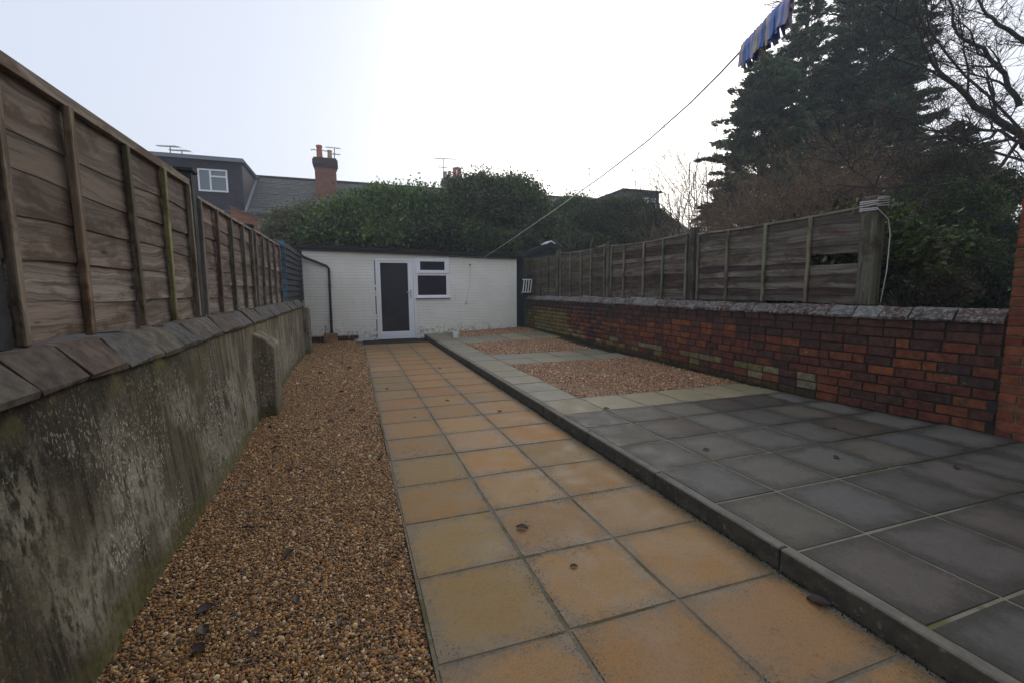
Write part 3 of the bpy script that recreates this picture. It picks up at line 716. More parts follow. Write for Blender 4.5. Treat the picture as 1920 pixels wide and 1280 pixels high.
# window
win = link('window', None, oh); win.location = Vector(((WX0+WX1)/2, SY, WZ0))-oh.location
tz = P(812, 513.5).z; lz0 = P(812, 553.5).z; lz1 = P(812, 517).z; uz0 = P(812, 507).z; uz1 = P(812, 491).z
lx0, lx1 = P(783.5, 535).x, P(837, 535).x; ux0, ux1 = P(787.5, 500).x, P(833.5, 500).x
f = MB(); y0, y1 = SY-.008, SY+.05; sz = P(812, 557).z
def ring(f, o0, o1, p0, p1, i0, i1, j0, j1, y0, y1):
    f.span((o0, y0, p0), (i0, y1, p1)).span((i1, y0, p0), (o1, y1, p1)).span((i0, y0, p0), (i1, y1, j0)).span((i0, y0, j1), (i1, y1, p1))
ring(f, WX0, WX1, sz, tz-.002, lx0, lx1, lz0, lz1, y0, y1)
W2(f, 'frame', M['upvc'], win, bevel=.005)
f = MB(); ring(f, WX0+.03, WX1-.02, tz+.004, WZ1-.01, ux0, ux1, uz0, uz1, SY-.026, SY+.05)
W2(f, 'top_light', M['upvc'], win, bevel=.006)
f = MB().span((WX0, SY-.007, tz+.002), (WX0+.028, SY+.05, WZ1)).span((WX1-.018, SY-.007, tz+.002), (WX1, SY+.05, WZ1)).span((WX0+.03, SY+.0, WZ1-.008), (WX1-.02, SY+.05, WZ1))
W2(f, 'outer_frame', M['upvc'], win)
W2(MB().span((lx0-.003, SY+.018, lz0-.003), (lx1+.003, SY+.03, lz1+.003)), 'pane', M['dark_glass'], win)
W2(MB().span((ux0-.003, SY+.016, uz0-.003), (ux1+.003, SY+.028, uz1+.003)), 'pane', M['dark_glass'], win)
W2(MB().span((WX0-.01, SY-.06, sz-.035), (WX1+.015, SY+.03, sz-.002)), 'sill', M['upvc'], win, bevel=.006)
# dark gap left of the door, drilled hole, hook and cord
W2(MB().span((DX0-.03, SY-.001, .05), (DX0-.004, SY+.006, DZ1)), 'sealant', plain('cracked_joint', (.20, .17, .14), .9, .2, .8, 25), oh)
hp = P(881, 497)
W2(MB().tube([(hp.x, SY-.03, hp.z), (hp.x, SY+.01, hp.z)], .022, 10), 'vent_hole', M['black_plastic'], oh)
kp = P(874, 568)
cd = MB().tube([(hp.x, SY-.02, hp.z-.02), (hp.x-.01, SY-.015, (hp.z+kp.z)/2), (kp.x, SY-.015, kp.z+.04)], .004, 5).tube([(kp.x, SY-.014, kp.z+.05), (kp.x-.005, SY-.02, kp.z), (kp.x+.0, SY-.014, kp.z-.05)], [.012, .028, .010], 8)
tag(cd.build('cord', M['rope']), 'thin cord with a knotted end hanging on the white wall under the drilled hole', 'cord')
# the plank box the pipe drains into
pc = P(622, 637, SY-.12); bx = empty('drain_box', (-.53, SY-.14, 0)); tag(bx, 'small tan board box under the black downpipe', 'box')
M['ply'] = plain('weathered_ply', (.30, .19, .10), .8, .2, .3, 9)
bpart('front_board', MB().span((-.70, SY-.21, -.01), (-.375, SY-.185, .22)), M['ply'], bx, bevel=.003)
bpart('side_board', MB().span((-.70, SY-.184, -.01), (-.68, SY-.065, .21)), M['ply'], bx)
bpart('side_board', MB().span((-.395, SY-.184, -.01), (-.375, SY-.065, .21)), M['ply'], bx)
bpart('stake', MB().span((-.665, SY-.165, -.01), (-.645, SY-.145, .42)), M['ply'], bx)
# white cup on the terrace edging
cp = onZ(855, 635, HT); M['cupw'] = M['white_plastic']
cb = MB(); n = 16; rr = [(.06, 0), (.078, .125), (.085, .127), (.085, .140), (.076, .140), (.058, .006)]
for r_, z_ in rr:
    for k in range(n): cb.v.append((r_*math.cos(2*PI*k/n), r_*math.sin(2*PI*k/n), z_))
for i in range(len(rr)-1):
    for k in range(n): cb.f.append((i*n+k, i*n+(k+1) % n, (i+1)*n+(k+1) % n, (i+1)*n+k))
cb.f.append(tuple(range(n))[::-1]); cb.f.append(tuple((len(rr)-1)*n+k for k in range(n)))
tag(cb.build('tub', M['white_plastic'], smooth=False, loc=(cp.x, cp.y, zt(cp.x, cp.y)+.003)), 'small empty white plastic tub on the pale terrace slabs near the door', 'tub')

# ================================================================== RIGHT BRICK WALL
WTOP = .995
core = MB(); vs = []; fs = []; n = 44
for k in range(n+1):
    y = 2.06 + (12.29-2.06)*k/n; x = XW(y)
    vs += [(x+.012, y, .0), (x+.012, y, 1.0), (x+.26, y, 1.0), (x+.26, y, .0)]
for k in range(n):
    a = k*4; fs += [(a, a+4, a+5, a+1), (a+1, a+5, a+6, a+2), (a+2, a+6, a+7, a+3)]
fs += [(0, 1, 2, 3), (n*4+3, n*4+2, n*4+1, n*4)]
core.add(vs, fs)
bw = tag(core.build('brick_wall', M['dark_mortar']), 'old red brick garden wall with lichen covered sloping coping on the right', 'wall')
def brick_unit(seed, mat, ch=.05):
    r = random.Random(seed); j = lambda: r.uniform(-.018, .018)
    V = [(a*.5, 1., b*.5) for a, b in ((-1, -1), (1, -1), (1, 1), (-1, 1))] + [(a*.5, .12+.05*r.random(), b*.5) for a, b in ((-1, -1), (1, -1), (1, 1), (-1, 1))]
    V += [(a*(.5-.018)+j()*.3, -.0+j(), b*(.5-.05)+j()) for a, b in ((-1, -1), (1, -1), (1, 1), (-1, 1))]
    F = [(8, 9, 10, 11)] + [(i, (i+1) % 4, (i+1) % 4+4, i+4) for i in range(4)] + [(i+4, (i+1) % 4+4, (i+1) % 4+8, i+8) for i in range(4)]
    return MB().add(V, F).mesh('brick', mat)
BU = [brick_unit(i, M['old_brick']) for i in range(6)]
def brick_color(y, zr):
    """zr 0 foot .. 1 top"""
    r = random.random()
    dark = [(.088, .044, .036), (.105, .050, .038), (.075, .042, .038), (.12, .054, .040)]
    red = [(.18, .058, .033), (.20, .066, .035), (.15, .052, .035), (.22, .078, .038)]
    org = [(.26, .088, .036), (.28, .10, .040), (.23, .078, .036)]
    pd = .25+.75*max(0, (zr-.55)/.3) if zr > .55 else .28
    if y < 3.4: pd = max(pd, .6 if zr > .40 else .15)
    c = random.choice(dark) if r < pd else (random.choice(org) if r > 1-.22*(1-abs(zr-.5)) and y > 2.5 else random.choice(red))
    if y > 9.6:
        t = .55+.4*random.random() if zr < .72 else .2
        if y < 10.9 or zr > .6: t *= .75
        g_ = random.choice([(.30, .28, .06), (.22, .22, .06), (.24, .23, .09)])
        c = tuple(a*(1-t)+b*t for a, b in zip(c, g_))
        if y > 11.6 or zr > .75: c = tuple(v*.6 for v in c)
    elif zr < .30 and y > 3.4:
        p = .55 if y > 4 else .3
        if zr < .12: c = tuple(a*.35+b*.65 for a, b in zip(c, (.055, .052, .018)))
        elif random.random() < p: c = tuple(a*.2+b*.8 for a, b in zip(c, random.choice([(.25, .24, .12), (.21, .20, .07), (.30, .27, .17)])))
    return c
cands = []
nc = 10; ph = (WTOP-.10)/nc
for r_ in range(-1, nc):
    y = 2.0 + (0 if r_ % 2 else -.11) ; prev = 0
    y += random.uniform(-.02, .02)
    while y < 12.27:
        L = .105 if (random.random() < .08) else .219
        a, b = max(y, 2.075), min(y+L-.010, 12.28)
        if b-a > .04: cands.append((a, b, .10+ph*r_+.006, .10+ph*(r_+1)-.006, (r_+.5)/nc))
        y += L
cands.sort(key=lambda q: q[0])
V0 = np.array([v.co[:] for v in BU[0].vertices]); F0 = np.array([p.vertices[:] for p in BU[0].polygons])
near, far = cands[:300], cands[300:]
def wall_yaw(y): return math.atan2(XW(y+.1)-XW(y-.1), .2)
for a, b, z0, z1, zr in near:
    yc = (a+b)/2; wy = wall_yaw(yc)
    # brick local x -> along +Y(-): rotate -90deg so local -y (front) faces -X
    link('brick', random.choice(BU), bw, (XW(yc)+random.uniform(-.004, .004), yc, (z0+z1)/2+random.uniform(-.0015, .0015)), (random.gauss(0, .004), 0, -PI/2-wy), (b-a, .09, z1-z0), brick_color(yc, zr))
Vf = []; Ff = []; Cf = []
for a, b, z0, z1, zr in far:
    yc = (a+b)/2; v = V0*np.array([b-a, .05, z1-z0]); wy = -PI/2-wall_yaw(yc)
    R = np.array([[math.cos(wy), -math.sin(wy), 0], [math.sin(wy), math.cos(wy), 0], [0, 0, 1]])
    Ff.append(F0+len(Vf)*12); Vf.append(v@R.T+np.array([XW(yc)+random.uniform(-.003, .003), yc, (z0+z1)/2])); Cf.append(np.tile(brick_color(yc, zr), (12, 1)))
tag(link('brickwork', np_mesh('brickwork', np.vstack(Vf), np.vstack(Ff), M['old_brick_far'], np.vstack(Cf)), bw), kind='stuff')
def cop_r(seed):
    r = random.Random(seed); j = lambda a=.009: r.uniform(-a, a); mb = MB()
    prof = [(-.028, -.045), (-.034, -.022), (.050, .055), (.10, .066), (.27, .064), (.27, -.045)]
    a = [(x+j(), -.5, z+j()) for x, z in prof]; b = [(x+j(), .5, z+j()) for x, z in prof]; n = 6
    mb.add(a+b, [tuple(range(n))[::-1], tuple(range(n, 2*n))] + [(i, (i+1) % n, (i+1) % n+n, i+n) for i in range(n)])
    return mb.mesh('coping_brick', M['coping_brick'])
CR = [cop_r(i) for i in range(6)]
y = 2.07
while y < 12.2:
    L = random.choice([.225, .23, .22, .235, .115]) if y > 2.4 else .3; L = min(L, 12.29-y); yc = y+L/2
    link('coping_brick', random.choice(CR), bw, (XW(yc)+random.uniform(-.005, .005), yc, 1.035+random.uniform(-.004, .004)), (random.gauss(0, .008), 0, -wall_yaw(yc)), (1, L-.010, 1), random.choice([(.12, .095, .085), (.15, .135, .125), (.18, .17, .155), (.11, .07, .058), (.20, .195, .18)]))
    y += L

# ---- right fence on the wall (garden side faces -X)
RX = 4.97
rf = empty('wooden_fence', (RX, 8, 1.1)); tag(rf, 'weathered dark fence with sagging top rails on the old brick wall', 'fence')
BM_R = [board_mesh(2.4, .12, 20+i, M['fence_board_mossy'], .016) for i in range(7)]
for b_ in BM_R: pass
WR = [(.10, .070, .055), (.15, .125, .105), (.075, .050, .042), (.19, .165, .14), (.085, .048, .040), (.12, .105, .082)]
WRF = [(.10, .09, .055), (.115, .10, .075), (.09, .085, .05), (.12, .095, .07), (.085, .07, .055)]
RB = (.19, .175, .13)
bR = batten_mesh(1.0, .04, .03)
def zz_scale(b): return b
panel(rf, RX, 3.27, 5.62, 1.115, 2.085, -1, BM_R, bR, [3.83, 4.42, 5.03, 5.59], 0, 12, WR, RB, hole=((5, 6), 3.86), sag=.02, capw=.035, L0=2.4, h0=.12)
panel(rf, RX, 5.80, 8.05, 1.115, 2.125, -1, BM_R, bR, [5.85, 6.42, 6.95, 7.58, 8.02], 0, 12, WR, RB, sag=.035, capw=.035, L0=2.4, h0=.12)
panel(rf, RX, 8.22, 10.42, 1.115, 2.17, -1, BM_R, bR, [8.28, 8.85, 9.3, 9.85, 10.38], 0, 12, WRF, RB, sag=.05, capw=.035, L0=2.4, h0=.12)
panel(rf, RX, 10.60, 12.78, 1.115, 2.17, -1, BM_R, bR, [10.65, 11.15, 11.65, 12.15, 12.7], 0, 12, WRF, (.11, .11, .07), sag=.05, capw=.035, L0=2.4, h0=.12)
PT = (.11, .105, .085)
for y, z1 in ((5.71, 2.20), (8.135, 2.22), (10.51, 2.26), (12.86, 2.2)):
    post(rf, RX-.01, y, 1.105, z1, .11, M['timber'], color=PT)
pst = link('end_post', MB().span((-.075, -.075, 0), (.075, .075, 1.08)).mesh('end_post', M['timber'], bevel=.015), rf, Vector((RX-.03, 3.17, 1.10))-rf.location, color=(.12, .115, .085))
# rope wound round the end post and its loose tail
rp = MB(); px, py = RX-.03, 3.17
for t in range(5):
    z0 = 2.165-.022*t; pts = []
    for (dx, dy, f) in ((-1, -1, 0), (1, -1, .25), (1, 1, .5), (-1, 1, .75), (-1, -1, 1)):
        pts.append((px+dx*.082, py+dy*.082, z0-.03*f+random.uniform(-.01, .01)+(.02 if dx > 0 else -.01)))
    rp.tube(pts, .006, 6)
rp.tube([(px-.082, py-.082, 2.05), (px+.0, py-.085, 2.00), (px+.07, py-.095, 1.95), (px+.075, py-.12, 1.80), (px+.055, py-.13, 1.45), (px+.02, py-.12, 1.13)], .005, 6)
tag(rp.build('rope', M['rope'], smooth=True), 'pale rope wound round the fence end post with its tail hanging down', 'rope')
# old white slatted rack between the outhouse and the fence
rk = empty('slatted_rack', (4.66, 12.05, 1.12)); tag(rk, 'small white slatted rack on the wall end beside the outhouse', 'rack')
for i in range(4):
    bpart('slat', MB().box((4.56+i*.075, 11.98, 1.37), (.026, .012, .36), m=Euler((0, .12, 0)).to_matrix()), M['white_plastic'], rk)
bpart('rail', MB().box((4.665, 11.985, 1.555), (.27, .02, .022)), M['white_plastic'], rk); bpart('rail', MB().box((4.64, 11.985, 1.20), (.27, .02, .022)), M['white_plastic'], rk)
bpart('backing_board', MB().box((4.66, 12.03, 1.36), (.30, .02, .40)), M['dark_board'], rk)
bpart('basin', MB().prism([(4.50, 11.90, 1.175), (4.80, 11.90, 1.175), (4.76, 11.93, 1.11), (4.55, 11.93, 1.11)], (0, .2, 0)), M['black_plastic'], rk)

# ---- green shed beyond, with dark gable roof and white ridge finial
gs = empty('garden_shed', (5.6, 14.6, 0)); tag(gs, 'dark green shed with gabled felt roof peeping over the fence', 'shed')
GY = 14.2
pk = onY(1029, 456, GY); el = onY(955, 486, GY); er = onY(1062, 466, GY)
er = pk + Vector((pk.x-el.x, 0, el.z-pk.z))
bpart('gable_wall', MB().prism([(el.x+.5, GY, 0), (er.x-.12, GY, 0), (er.x-.12, GY, el.z), (pk.x, GY, pk.z-.08), (el.x+.5, GY, el.z+.05)], (0, 2.6, 0)), M['green_board'], gs)
for s_, e in ((1, el), (-1, er)):
    mb = MB().prism([(pk.x, GY-.15, pk.z-.04), (e.x, GY-.15, e.z-.04), (e.x, GY-.15, e.z+.0), (pk.x, GY-.15, pk.z)], (0, 2.9, 0)); bpart('roof', mb, M['felt'], gs)
    d = (Vector((e.x, 0, e.z))-Vector((pk.x, 0, pk.z))); q = Vector((pk.x, 0, pk.z))+d
    bpart('bargeboard', MB().prism([(pk.x, GY-.185, pk.z-.14), (e.x, GY-.185, e.z-.14), (e.x, GY-.185, e.z+.005), (pk.x, GY-.185, pk.z+.005)], (0, .03, 0)), M['dark_board'], gs)
bpart('ridge_cap', MB().prism([(pk.x-.15, GY-.20, pk.z-.055), (pk.x, GY-.20, pk.z+.03), (pk.x+.15, GY-.20, pk.z-.055), (pk.x+.15, GY-.20, pk.z-.02), (pk.x, GY-.20, pk.z+.065), (pk.x-.15, GY-.20, pk.z-.02)], (0, .5, 0)), M['white_plastic'], gs)
# pale stake tied with cord behind the fence
sp_ = onY(1112, 443, 11.2); sb_ = onY(1105, 475, 11.2)
tag(MB().tube([(sb_.x-.03, 11.2, 1.2), tuple(sb_), tuple(sp_)], [.02, .018, .014], 6).tube([tuple(sp_), (sp_.x-.09, 11.2, sp_.z-.10), (sp_.x-.06, 11.2, sp_.z-.2)], .008, 5).build('plant_stake', M['pale_twig']), 'pale stick with tied cord poking up behind the right fence', 'stake')

# ================================================================== HOUSE WING AT THE RIGHT EDGE (and the house it belongs to, behind the camera)
HX, HY = 4.835, 2.055
hw = MB(); hw.span((HX+.012, -6., -.05), (HX+5, HY-.004, 5.4)); hw.span((-1.3, -7.5, -.05), (HX+5, -6.003, 6.2))
house = tag(hw.build('brick_house', M['pale_mortar']), 'corner of a red brick house wing with pale mortar at the right edge', 'house')
HU = [brick_unit(40+i, M['house_brick']) for i in range(4)]
HC = [(.24, .075, .04), (.27, .09, .045), (.21, .065, .04), (.23, .085, .05), (.29, .10, .05)]
hc = []; r_ = 0; z = -.0
while z < 5.35:
    y = HY - (.1025 if r_ % 2 else .215)
    first = True
    yy = HY
    while yy > -5.9:
        L = (.1025 if (first and r_ % 2) else .215); first = False
        hc.append((yy-L, yy, z+.005, z+.070)); yy -= L+.010
    z += .075; r_ += 1
hc.sort(key=lambda q: -q[1]+max(0, q[2]-3.2)*3)
for a, b, z0, z1 in hc[:290]:
    link('brick', random.choice(HU), house, (HX+random.uniform(-.001, .001), (a+b)/2, (z0+z1)/2), (0, 0, -PI/2), (b-a, .05, z1-z0), tuple(v*random.uniform(.85, 1.1) for v in random.choice(HC)))
Vf = []; Ff = []; Cf = []
V0h = np.array([v.co[:] for v in HU[0].vertices]); R = np.array([[0, 1, 0], [-1, 0, 0], [0, 0, 1]])
for a, b, z0, z1 in hc[290:]:
    v = V0h*np.array([b-a, .03, z1-z0]); Ff.append(F0+len(Vf)*12); Vf.append(v@R.T+np.array([HX, (a+b)/2, (z0+z1)/2])); Cf.append(np.tile(random.choice(HC), (12, 1)))
tag(link('brickwork', np_mesh('brickwork', np.vstack(Vf), np.vstack(Ff), M['house_brick_far'], np.vstack(Cf)), house), kind='stuff')

# ================================================================== WASHING LINE AND PEGS
A = Vector((onY(893, 493, SY-.03).x, SY-.03, onY(893, 493, SY-.03).z))
B = atD(1480, 0, 1.12); mid = []
E_ = B + (B-atD(1395, 88, 1.32))*2.5
pts = []
Pm = [A, None, None]
def qy(px, py, t):      # point on the vertical plane through A and B seen at that pixel
    nrm = (B-A).cross(Vector((0, 0, 1))); d = ray(px, py); s = (A-CAM).dot(nrm)/d.dot(nrm); return CAM + d*s
pts = [A] + [qy(x, y, 0) for x, y in ((960, 449), (1040, 394), (1130, 330), (1215, 264), (1295, 193), (1350, 138), (1395, 90), (1440, 42))] + [B]
pts += [B+(pts[-1]-pts[-2])*k for k in (1, 2.2)]
d_ = pts[-1]-pts[-2]; fin = pts[-1]+d_*((-5.995-pts[-1].y)/d_.y)
fin.z = min(fin.z, 5.6)
tag(MB().tube(pts+[fin], .0034, 6).build('washing_line', M['line'], smooth=True), 'thin washing line rising from the outhouse roof over the terrace', 'washing line')
a_, b_ = pts[-5], pts[-3]
def peg_mesh(nm):
    mb = MB(); w, t = .0052, .004
    for s in (-1, 1):
        mb.prism([(-w, s*.002, .012), (w, s*.002, .012), (w, s*.007, -.020), (w*.9, s*.0035, -.045), (w*.6, s*.010, -.068), (-w*.6, s*.010, -.068), (-w*.9, s*.0035, -.045), (-w, s*.007, -.020)], (0, s*t, 0))
    mb.tube([(-w-.002, 0, -.022), (w+.002, 0, -.022)], .006, 6)
    return mb.mesh('clothes_peg', M['peg_'+nm], bevel=0)
pgm = {c: peg_mesh(c) for c in ('blue', 'yellow', 'violet', 'navy')}
seq = ['violet', 'yellow', 'navy', 'blue', 'blue', 'violet', 'navy', 'violet', 'yellow', 'violet', 'blue', 'navy', 'yellow', 'violet', 'blue', 'blue', 'navy', 'blue', 'violet', 'blue']
cord = [qy(1395, 90, 0), qy(1440, 42, 0), B, pts[-2]]
npg = 21
l1 = (cord[1]-cord[0]).length; l2 = (cord[2]-cord[1]).length
for i in range(npg):
    s = (i/(npg-1))*(l1+l2)*1.02
    p = cord[0].lerp(cord[1], s/l1) if s < l1 else cord[1].lerp(cord[2], (s-l1)/l2)
    c = seq[i % len(seq)]
    o = link('clothes_peg', pgm[c], None, p, (random.gauss(0, .06), random.gauss(0, .05), math.atan2(B.y-A.y, B.x-A.x)+random.gauss(0, .2)), (1, 1, random.uniform(.80, 1.0)))
    lab = '%s plastic clothes peg in the row clipped on the washing line' % {'navy': 'dark navy'}.get(c, c)
    lab = lab.replace('in the row clipped', 'in the %s part of the row' % ('lower', 'middle', 'upper')[min(2, i*3//npg)])
    if i == 0: lab = 'violet clothes peg at the lower end of the row on the line'
    tag(o, lab, 'clothes peg', 'clothes pegs on the washing line')

# ================================================================== FOLIAGE
def nz3(P, s, seed=0):
    r = np.random.default_rng(seed); o = np.zeros(len(P))
    for k in range(5):
        d = r.normal(0, 1, 3)*s*(1.6**k)*.6; o += np.sin(P@d+r.uniform(0, 6))/(1.35**k)
    return o/2.6
def leaf_cloud(P, D, L, Wd, col, jit=.7, flat=.5, fold=.25):
    """P centres, D growth directions; one folded four-vertex leaf each"""
    n = len(P); D = D+rng.normal(0, jit, (n, 3)); D /= np.linalg.norm(D, axis=1, keepdims=True)+1e-9
    R = rng.normal(0, 1, (n, 3)); R[:, 2] += flat*0; S = np.cross(D, R); S /= np.linalg.norm(S, axis=1, keepdims=True)+1e-9
    U = np.cross(S, D); L = np.broadcast_to(L, n)[:, None]*rng.uniform(.7, 1.25, (n, 1)); Wd = np.broadcast_to(Wd, n)[:, None]*rng.uniform(.75, 1.2, (n, 1))
    a = P-D*L*.5; b = P+S*Wd*.5+U*Wd*fold; c = P+D*L*.5; d = P-S*Wd*.5+U*Wd*fold
    V = np.stack([a, b, c, d], 1).reshape(-1, 3); i = np.arange(n)*4
    F = np.stack([np.c_[i, i+1, i+2], np.c_[i, i+2, i+3]], 1).reshape(-1, 3)
    return V, F, np.repeat(col, 4, axis=0)
def cloud_mesh(name, chunks, mat):
    Vs, Fs, Cs, o = [], [], [], 0
    for V, F, C in chunks: Vs.append(V); Fs.append(F+o); Cs.append(C); o += len(V)
    return np_mesh(name, np.vstack(Vs), np.vstack(Fs), mat, np.vstack(Cs))
def pick(cols, n, var=.2):
    cols = np.array(cols); return cols[rng.integers(0, len(cols), n)]*rng.uniform(1-var, 1+var, (n, 1))
def blob_leaves(lobes, n, leaf, cols, clump=45, inner=.25, seed=1, bump=.24):
    """leaves in clumps over the skins of overlapping ellipsoids"""
    lobes = np.array(lobes, float); ar = (lobes[:, 3]*lobes[:, 4]+lobes[:, 3]*lobes[:, 5]+lobes[:, 4]*lobes[:, 5]); ar /= ar.sum()
    nc = max(1, n//clump); li = rng.choice(len(lobes), nc, p=ar)
    d = rng.normal(0, 1, (nc, 3)); d[:, 2] = np.abs(d[:, 2])*1.0-.35*rng.random(nc); d /= np.linalg.norm(d, axis=1, keepdims=True)
    rad = 1+bump*nz3(d+lobes[li, :3]*.3, 3.6, seed)+rng.normal(0, .05, nc)
    C = lobes[li, :3]+d*lobes[li, 3:]*rad[:, None]
    # drop clump centres that fall deep in another lobe
    keep = np.ones(nc, bool)
    for l in lobes:
        q = (C-l[:3])/l[3:]; keep &= (np.linalg.norm(q, axis=1) > .80)
    C, d = C[keep], d[keep]; nc = len(C)
    cc = pick(cols, nc, .3)*(1+.45*nz3(C, 1.6, seed+5))[:, None].clip(.35, 1.8)
    k = rng.integers(0, nc, n); sz = leaf*1.7*rng.uniform(.5, 1.7, nc)
    P = C[k]+rng.normal(0, 1, (n, 3))*sz[k][:, None]*np.array([1, 1, .75]); D = d[k]*.8+np.array([0, 0, .15])
    out = [leaf_cloud(P, D, leaf*1.3, leaf*.72, cc[k]*rng.uniform(.7, 1.3, (n, 1)))]
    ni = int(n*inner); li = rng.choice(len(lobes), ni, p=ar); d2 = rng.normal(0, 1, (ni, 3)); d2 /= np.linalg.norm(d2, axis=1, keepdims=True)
    P2 = lobes[li, :3]+d2*lobes[li, 3:]*rng.uniform(.55, .93, (ni, 1)); out.append(leaf_cloud(P2, d2, leaf*2.2, leaf*1.4, pick(cols, ni)*.6))  # inner leaves get a darker tint, painting in the shade of the core
    return out
def stems(name, base, tops, r0, parent, mat=None):
    mb = MB()
    for t in tops:
        b = Vector(base)+Vector((random.uniform(-.15, .15), random.uniform(-.15, .15), 0)); t = Vector(t); m_ = b.lerp(t, .5)+Vector((random.uniform(-.3, .3), random.uniform(-.3, .3), .1))
        mb.tube([b, m_, t], [r0, r0*.7, r0*.3], 6)
    off = parent.location
    mb.v = [tuple(Vector(v)-off) for v in mb.v]; return mb.build(name, mat or M['bark'], parent)
def bush(name, label, cat, group, lobes, n, leaf, cols, twigs=True, **k):
    c = lobes[0]; root = empty(name, (c[0], c[1], -.05)); tag(root, label, cat, group)
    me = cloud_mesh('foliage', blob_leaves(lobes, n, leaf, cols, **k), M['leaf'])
    o = link('foliage', me, root, -root.location)
    stems('trunk', (c[0], c[1], -.05), [(l[0], l[1], l[2]) for l in lobes], .07, root)
    return root
GR = [(.080, .125, .040), (.062, .10, .038), (.105, .16, .046), (.07, .115, .05), (.15, .20, .05)]
DG = [(.062, .09, .042), (.078, .108, .048), (.052, .076, .036), (.11, .135, .052)]
LG = [(.11, .155, .042), (.15, .19, .05), (.09, .125, .04)]
OL = [(.12, .125, .06), (.09, .10, .05), (.15, .145, .075)]
def L3(px, py, Y, rx, ry, rz, dz=0):
    p = onY(px, py, Y); return (p.x, p.y, p.z+dz, rx, ry, rz)
HG = 'evergreen shrubs massed behind the outhouse'
bush('willow_bush', 'loose olive green shrub beside the orange brick gable', 'shrub', HG, [L3(560, 440, 16.5, .75, .7, .75), L3(600, 420, 16.9, .6, .6, .7), L3(530, 460, 16.2, .5, .5, .6)], 9000, .07, OL, bump=.3, inner=.15)
bush('laurel', 'bright green laurel behind the outhouse door, left part of the mass', 'shrub', HG, [L3(665, 428, 16, .9, .9, .85), L3(725, 420, 16.4, 1.15, 1., 1.0), L3(690, 450, 15.6, 1.3, .8, .7), L3(620, 455, 15.8, .8, .8, .7)], 26000, .10, GR+LG+GR)
bush('laurel', 'glossy laurel rising between the door and window roofline', 'shrub', HG, [L3(790, 420, 16.2, 1.15, .9, 1.0), L3(830, 445, 15.7, 1.2, .8, .8), L3(760, 450, 15.6, .9, .7, .6)], 22000, .10, GR+DG)
bush('ivy_mound', 'tall dark ivy dome, highest of the mass behind the outhouse', 'ivy', HG, [L3(905, 402, 16.6, 1.35, 1.1, 1.3), L3(965, 394, 16.8, 1.15, 1.1, 1.2), L3(1000, 440, 16.2, 1.2, .9, .9), L3(860, 430, 16.3, .9, .8, 1.0)], 34000, .09, DG+GR[:2])
bush('ivy_mound', 'lower dark green shrub above the green shed roof', 'shrub', HG, [L3(1080, 422, 17.5, 1.4, 1.1, 1.05), L3(1135, 430, 17, 1.2, 1., 1.1), L3(1040, 450, 16.8, 1., .9, .8)], 22000, .08, DG+GR[:1]+OL[1:2])
bush('shrub', 'low dark shrubs filling the gap just behind the outhouse roof, right half', 'shrub', HG, [L3(1010, 470, 15.5, 1.3, .6, .75), L3(920, 465, 15.3, 1.0, .6, .6), L3(1100, 475, 15.6, 1.2, .6, .6)], 16000, .08, DG+GR[:1])
bush('holly_bush', 'dark shrub in front of the far flat roofed dormer', 'shrub', HG, [L3(1175, 418, 17, 1.1, 1.1, 1.0), L3(1215, 435, 16.5, .9, .9, .9), L3(1160, 460, 16.3, 1, .8, .7)], 18000, .08, DG+GR[:1])

def tree_branch(mb, p, d, L, r, depth, rnd, up=.05, kink=.25, twist=3):
    n = 5 if depth > 1 else 4; pts = [Vector(p)]; rs = [r]; dd = Vector(d).normalized()
    for i in range(n):
        dd = (dd+Vector((rnd.gauss(0, kink), rnd.gauss(0, kink), rnd.gauss(0, kink)+up))*.5).normalized(); pts.append(pts[-1]+dd*L/n); rs.append(r*(1-.55*(i+1)/n))
    mb.tube(pts, rs, 7 if r > .04 else (5 if r > .012 else 3), cap=False)
    if depth <= 0: return
    k = {4: 5, 3: 5, 2: 5, 1: 4}.get(depth, 4)
    for j in range(k):
        t = rnd.uniform(.25, 1.0); idx = min(n-1, int(t*n)); q = pts[idx].lerp(pts[idx+1], t*n-idx)
        tang = (pts[idx+1]-pts[idx]).normalized(); side = Vector((rnd.gauss(0, 1), rnd.gauss(0, 1), rnd.gauss(0, 1))); side = (side-tang*side.dot(tang)).normalized()
        ang = rnd.uniform(.45, 1.0); nd = tang*math.cos(ang)+side*math.sin(ang)
        tree_branch(mb, q, nd, L*rnd.uniform(.5, .75), max(.0055, rs[idx]*rnd.uniform(.45, .65)), depth-1, rnd, up, kink)
# ---- twiggy brown shrubs
def twig_mass(n, box, h, r, spread=.5, seed=3, seg=4):
    r_ = np.random.default_rng(seed); V = []; F = []; b = 0
    x0, x1, y0, y1 = box
    for i in range(n):
        p = np.array([r_.uniform(x0, x1), r_.uniform(y0, y1), h[0]+r_.uniform(0, h[1]*.6)]); d = np.array([r_.normal(0, spread), r_.normal(0, spread), 1.]); L = h[1]*r_.uniform(.25, .7)
        if p[2]+L > h[0]+h[1]*1.1: L = max(.15, h[0]+h[1]*1.1-p[2])
        d /= np.linalg.norm(d); u = np.cross(d, [1, 0, 0]); u /= np.linalg.norm(u); w = np.cross(d, u)
        for s in range(seg+1):
            rr = r*(1-.75*s/seg)
            for k in range(3): a = 2.1*k; V.append(p+(u*math.cos(a)+w*math.sin(a))*rr)
            p = p+d*L/seg; d = d+r_.normal(0, .22, 3); d /= np.linalg.norm(d)
        for s in range(seg):
            for k in range(3): a0 = b+s*3+k; a1 = b+s*3+(k+1) % 3; F.append((a0, a1, a1+3, a0+3))
        b += (seg+1)*3
    return np.array(V), np.array(F)
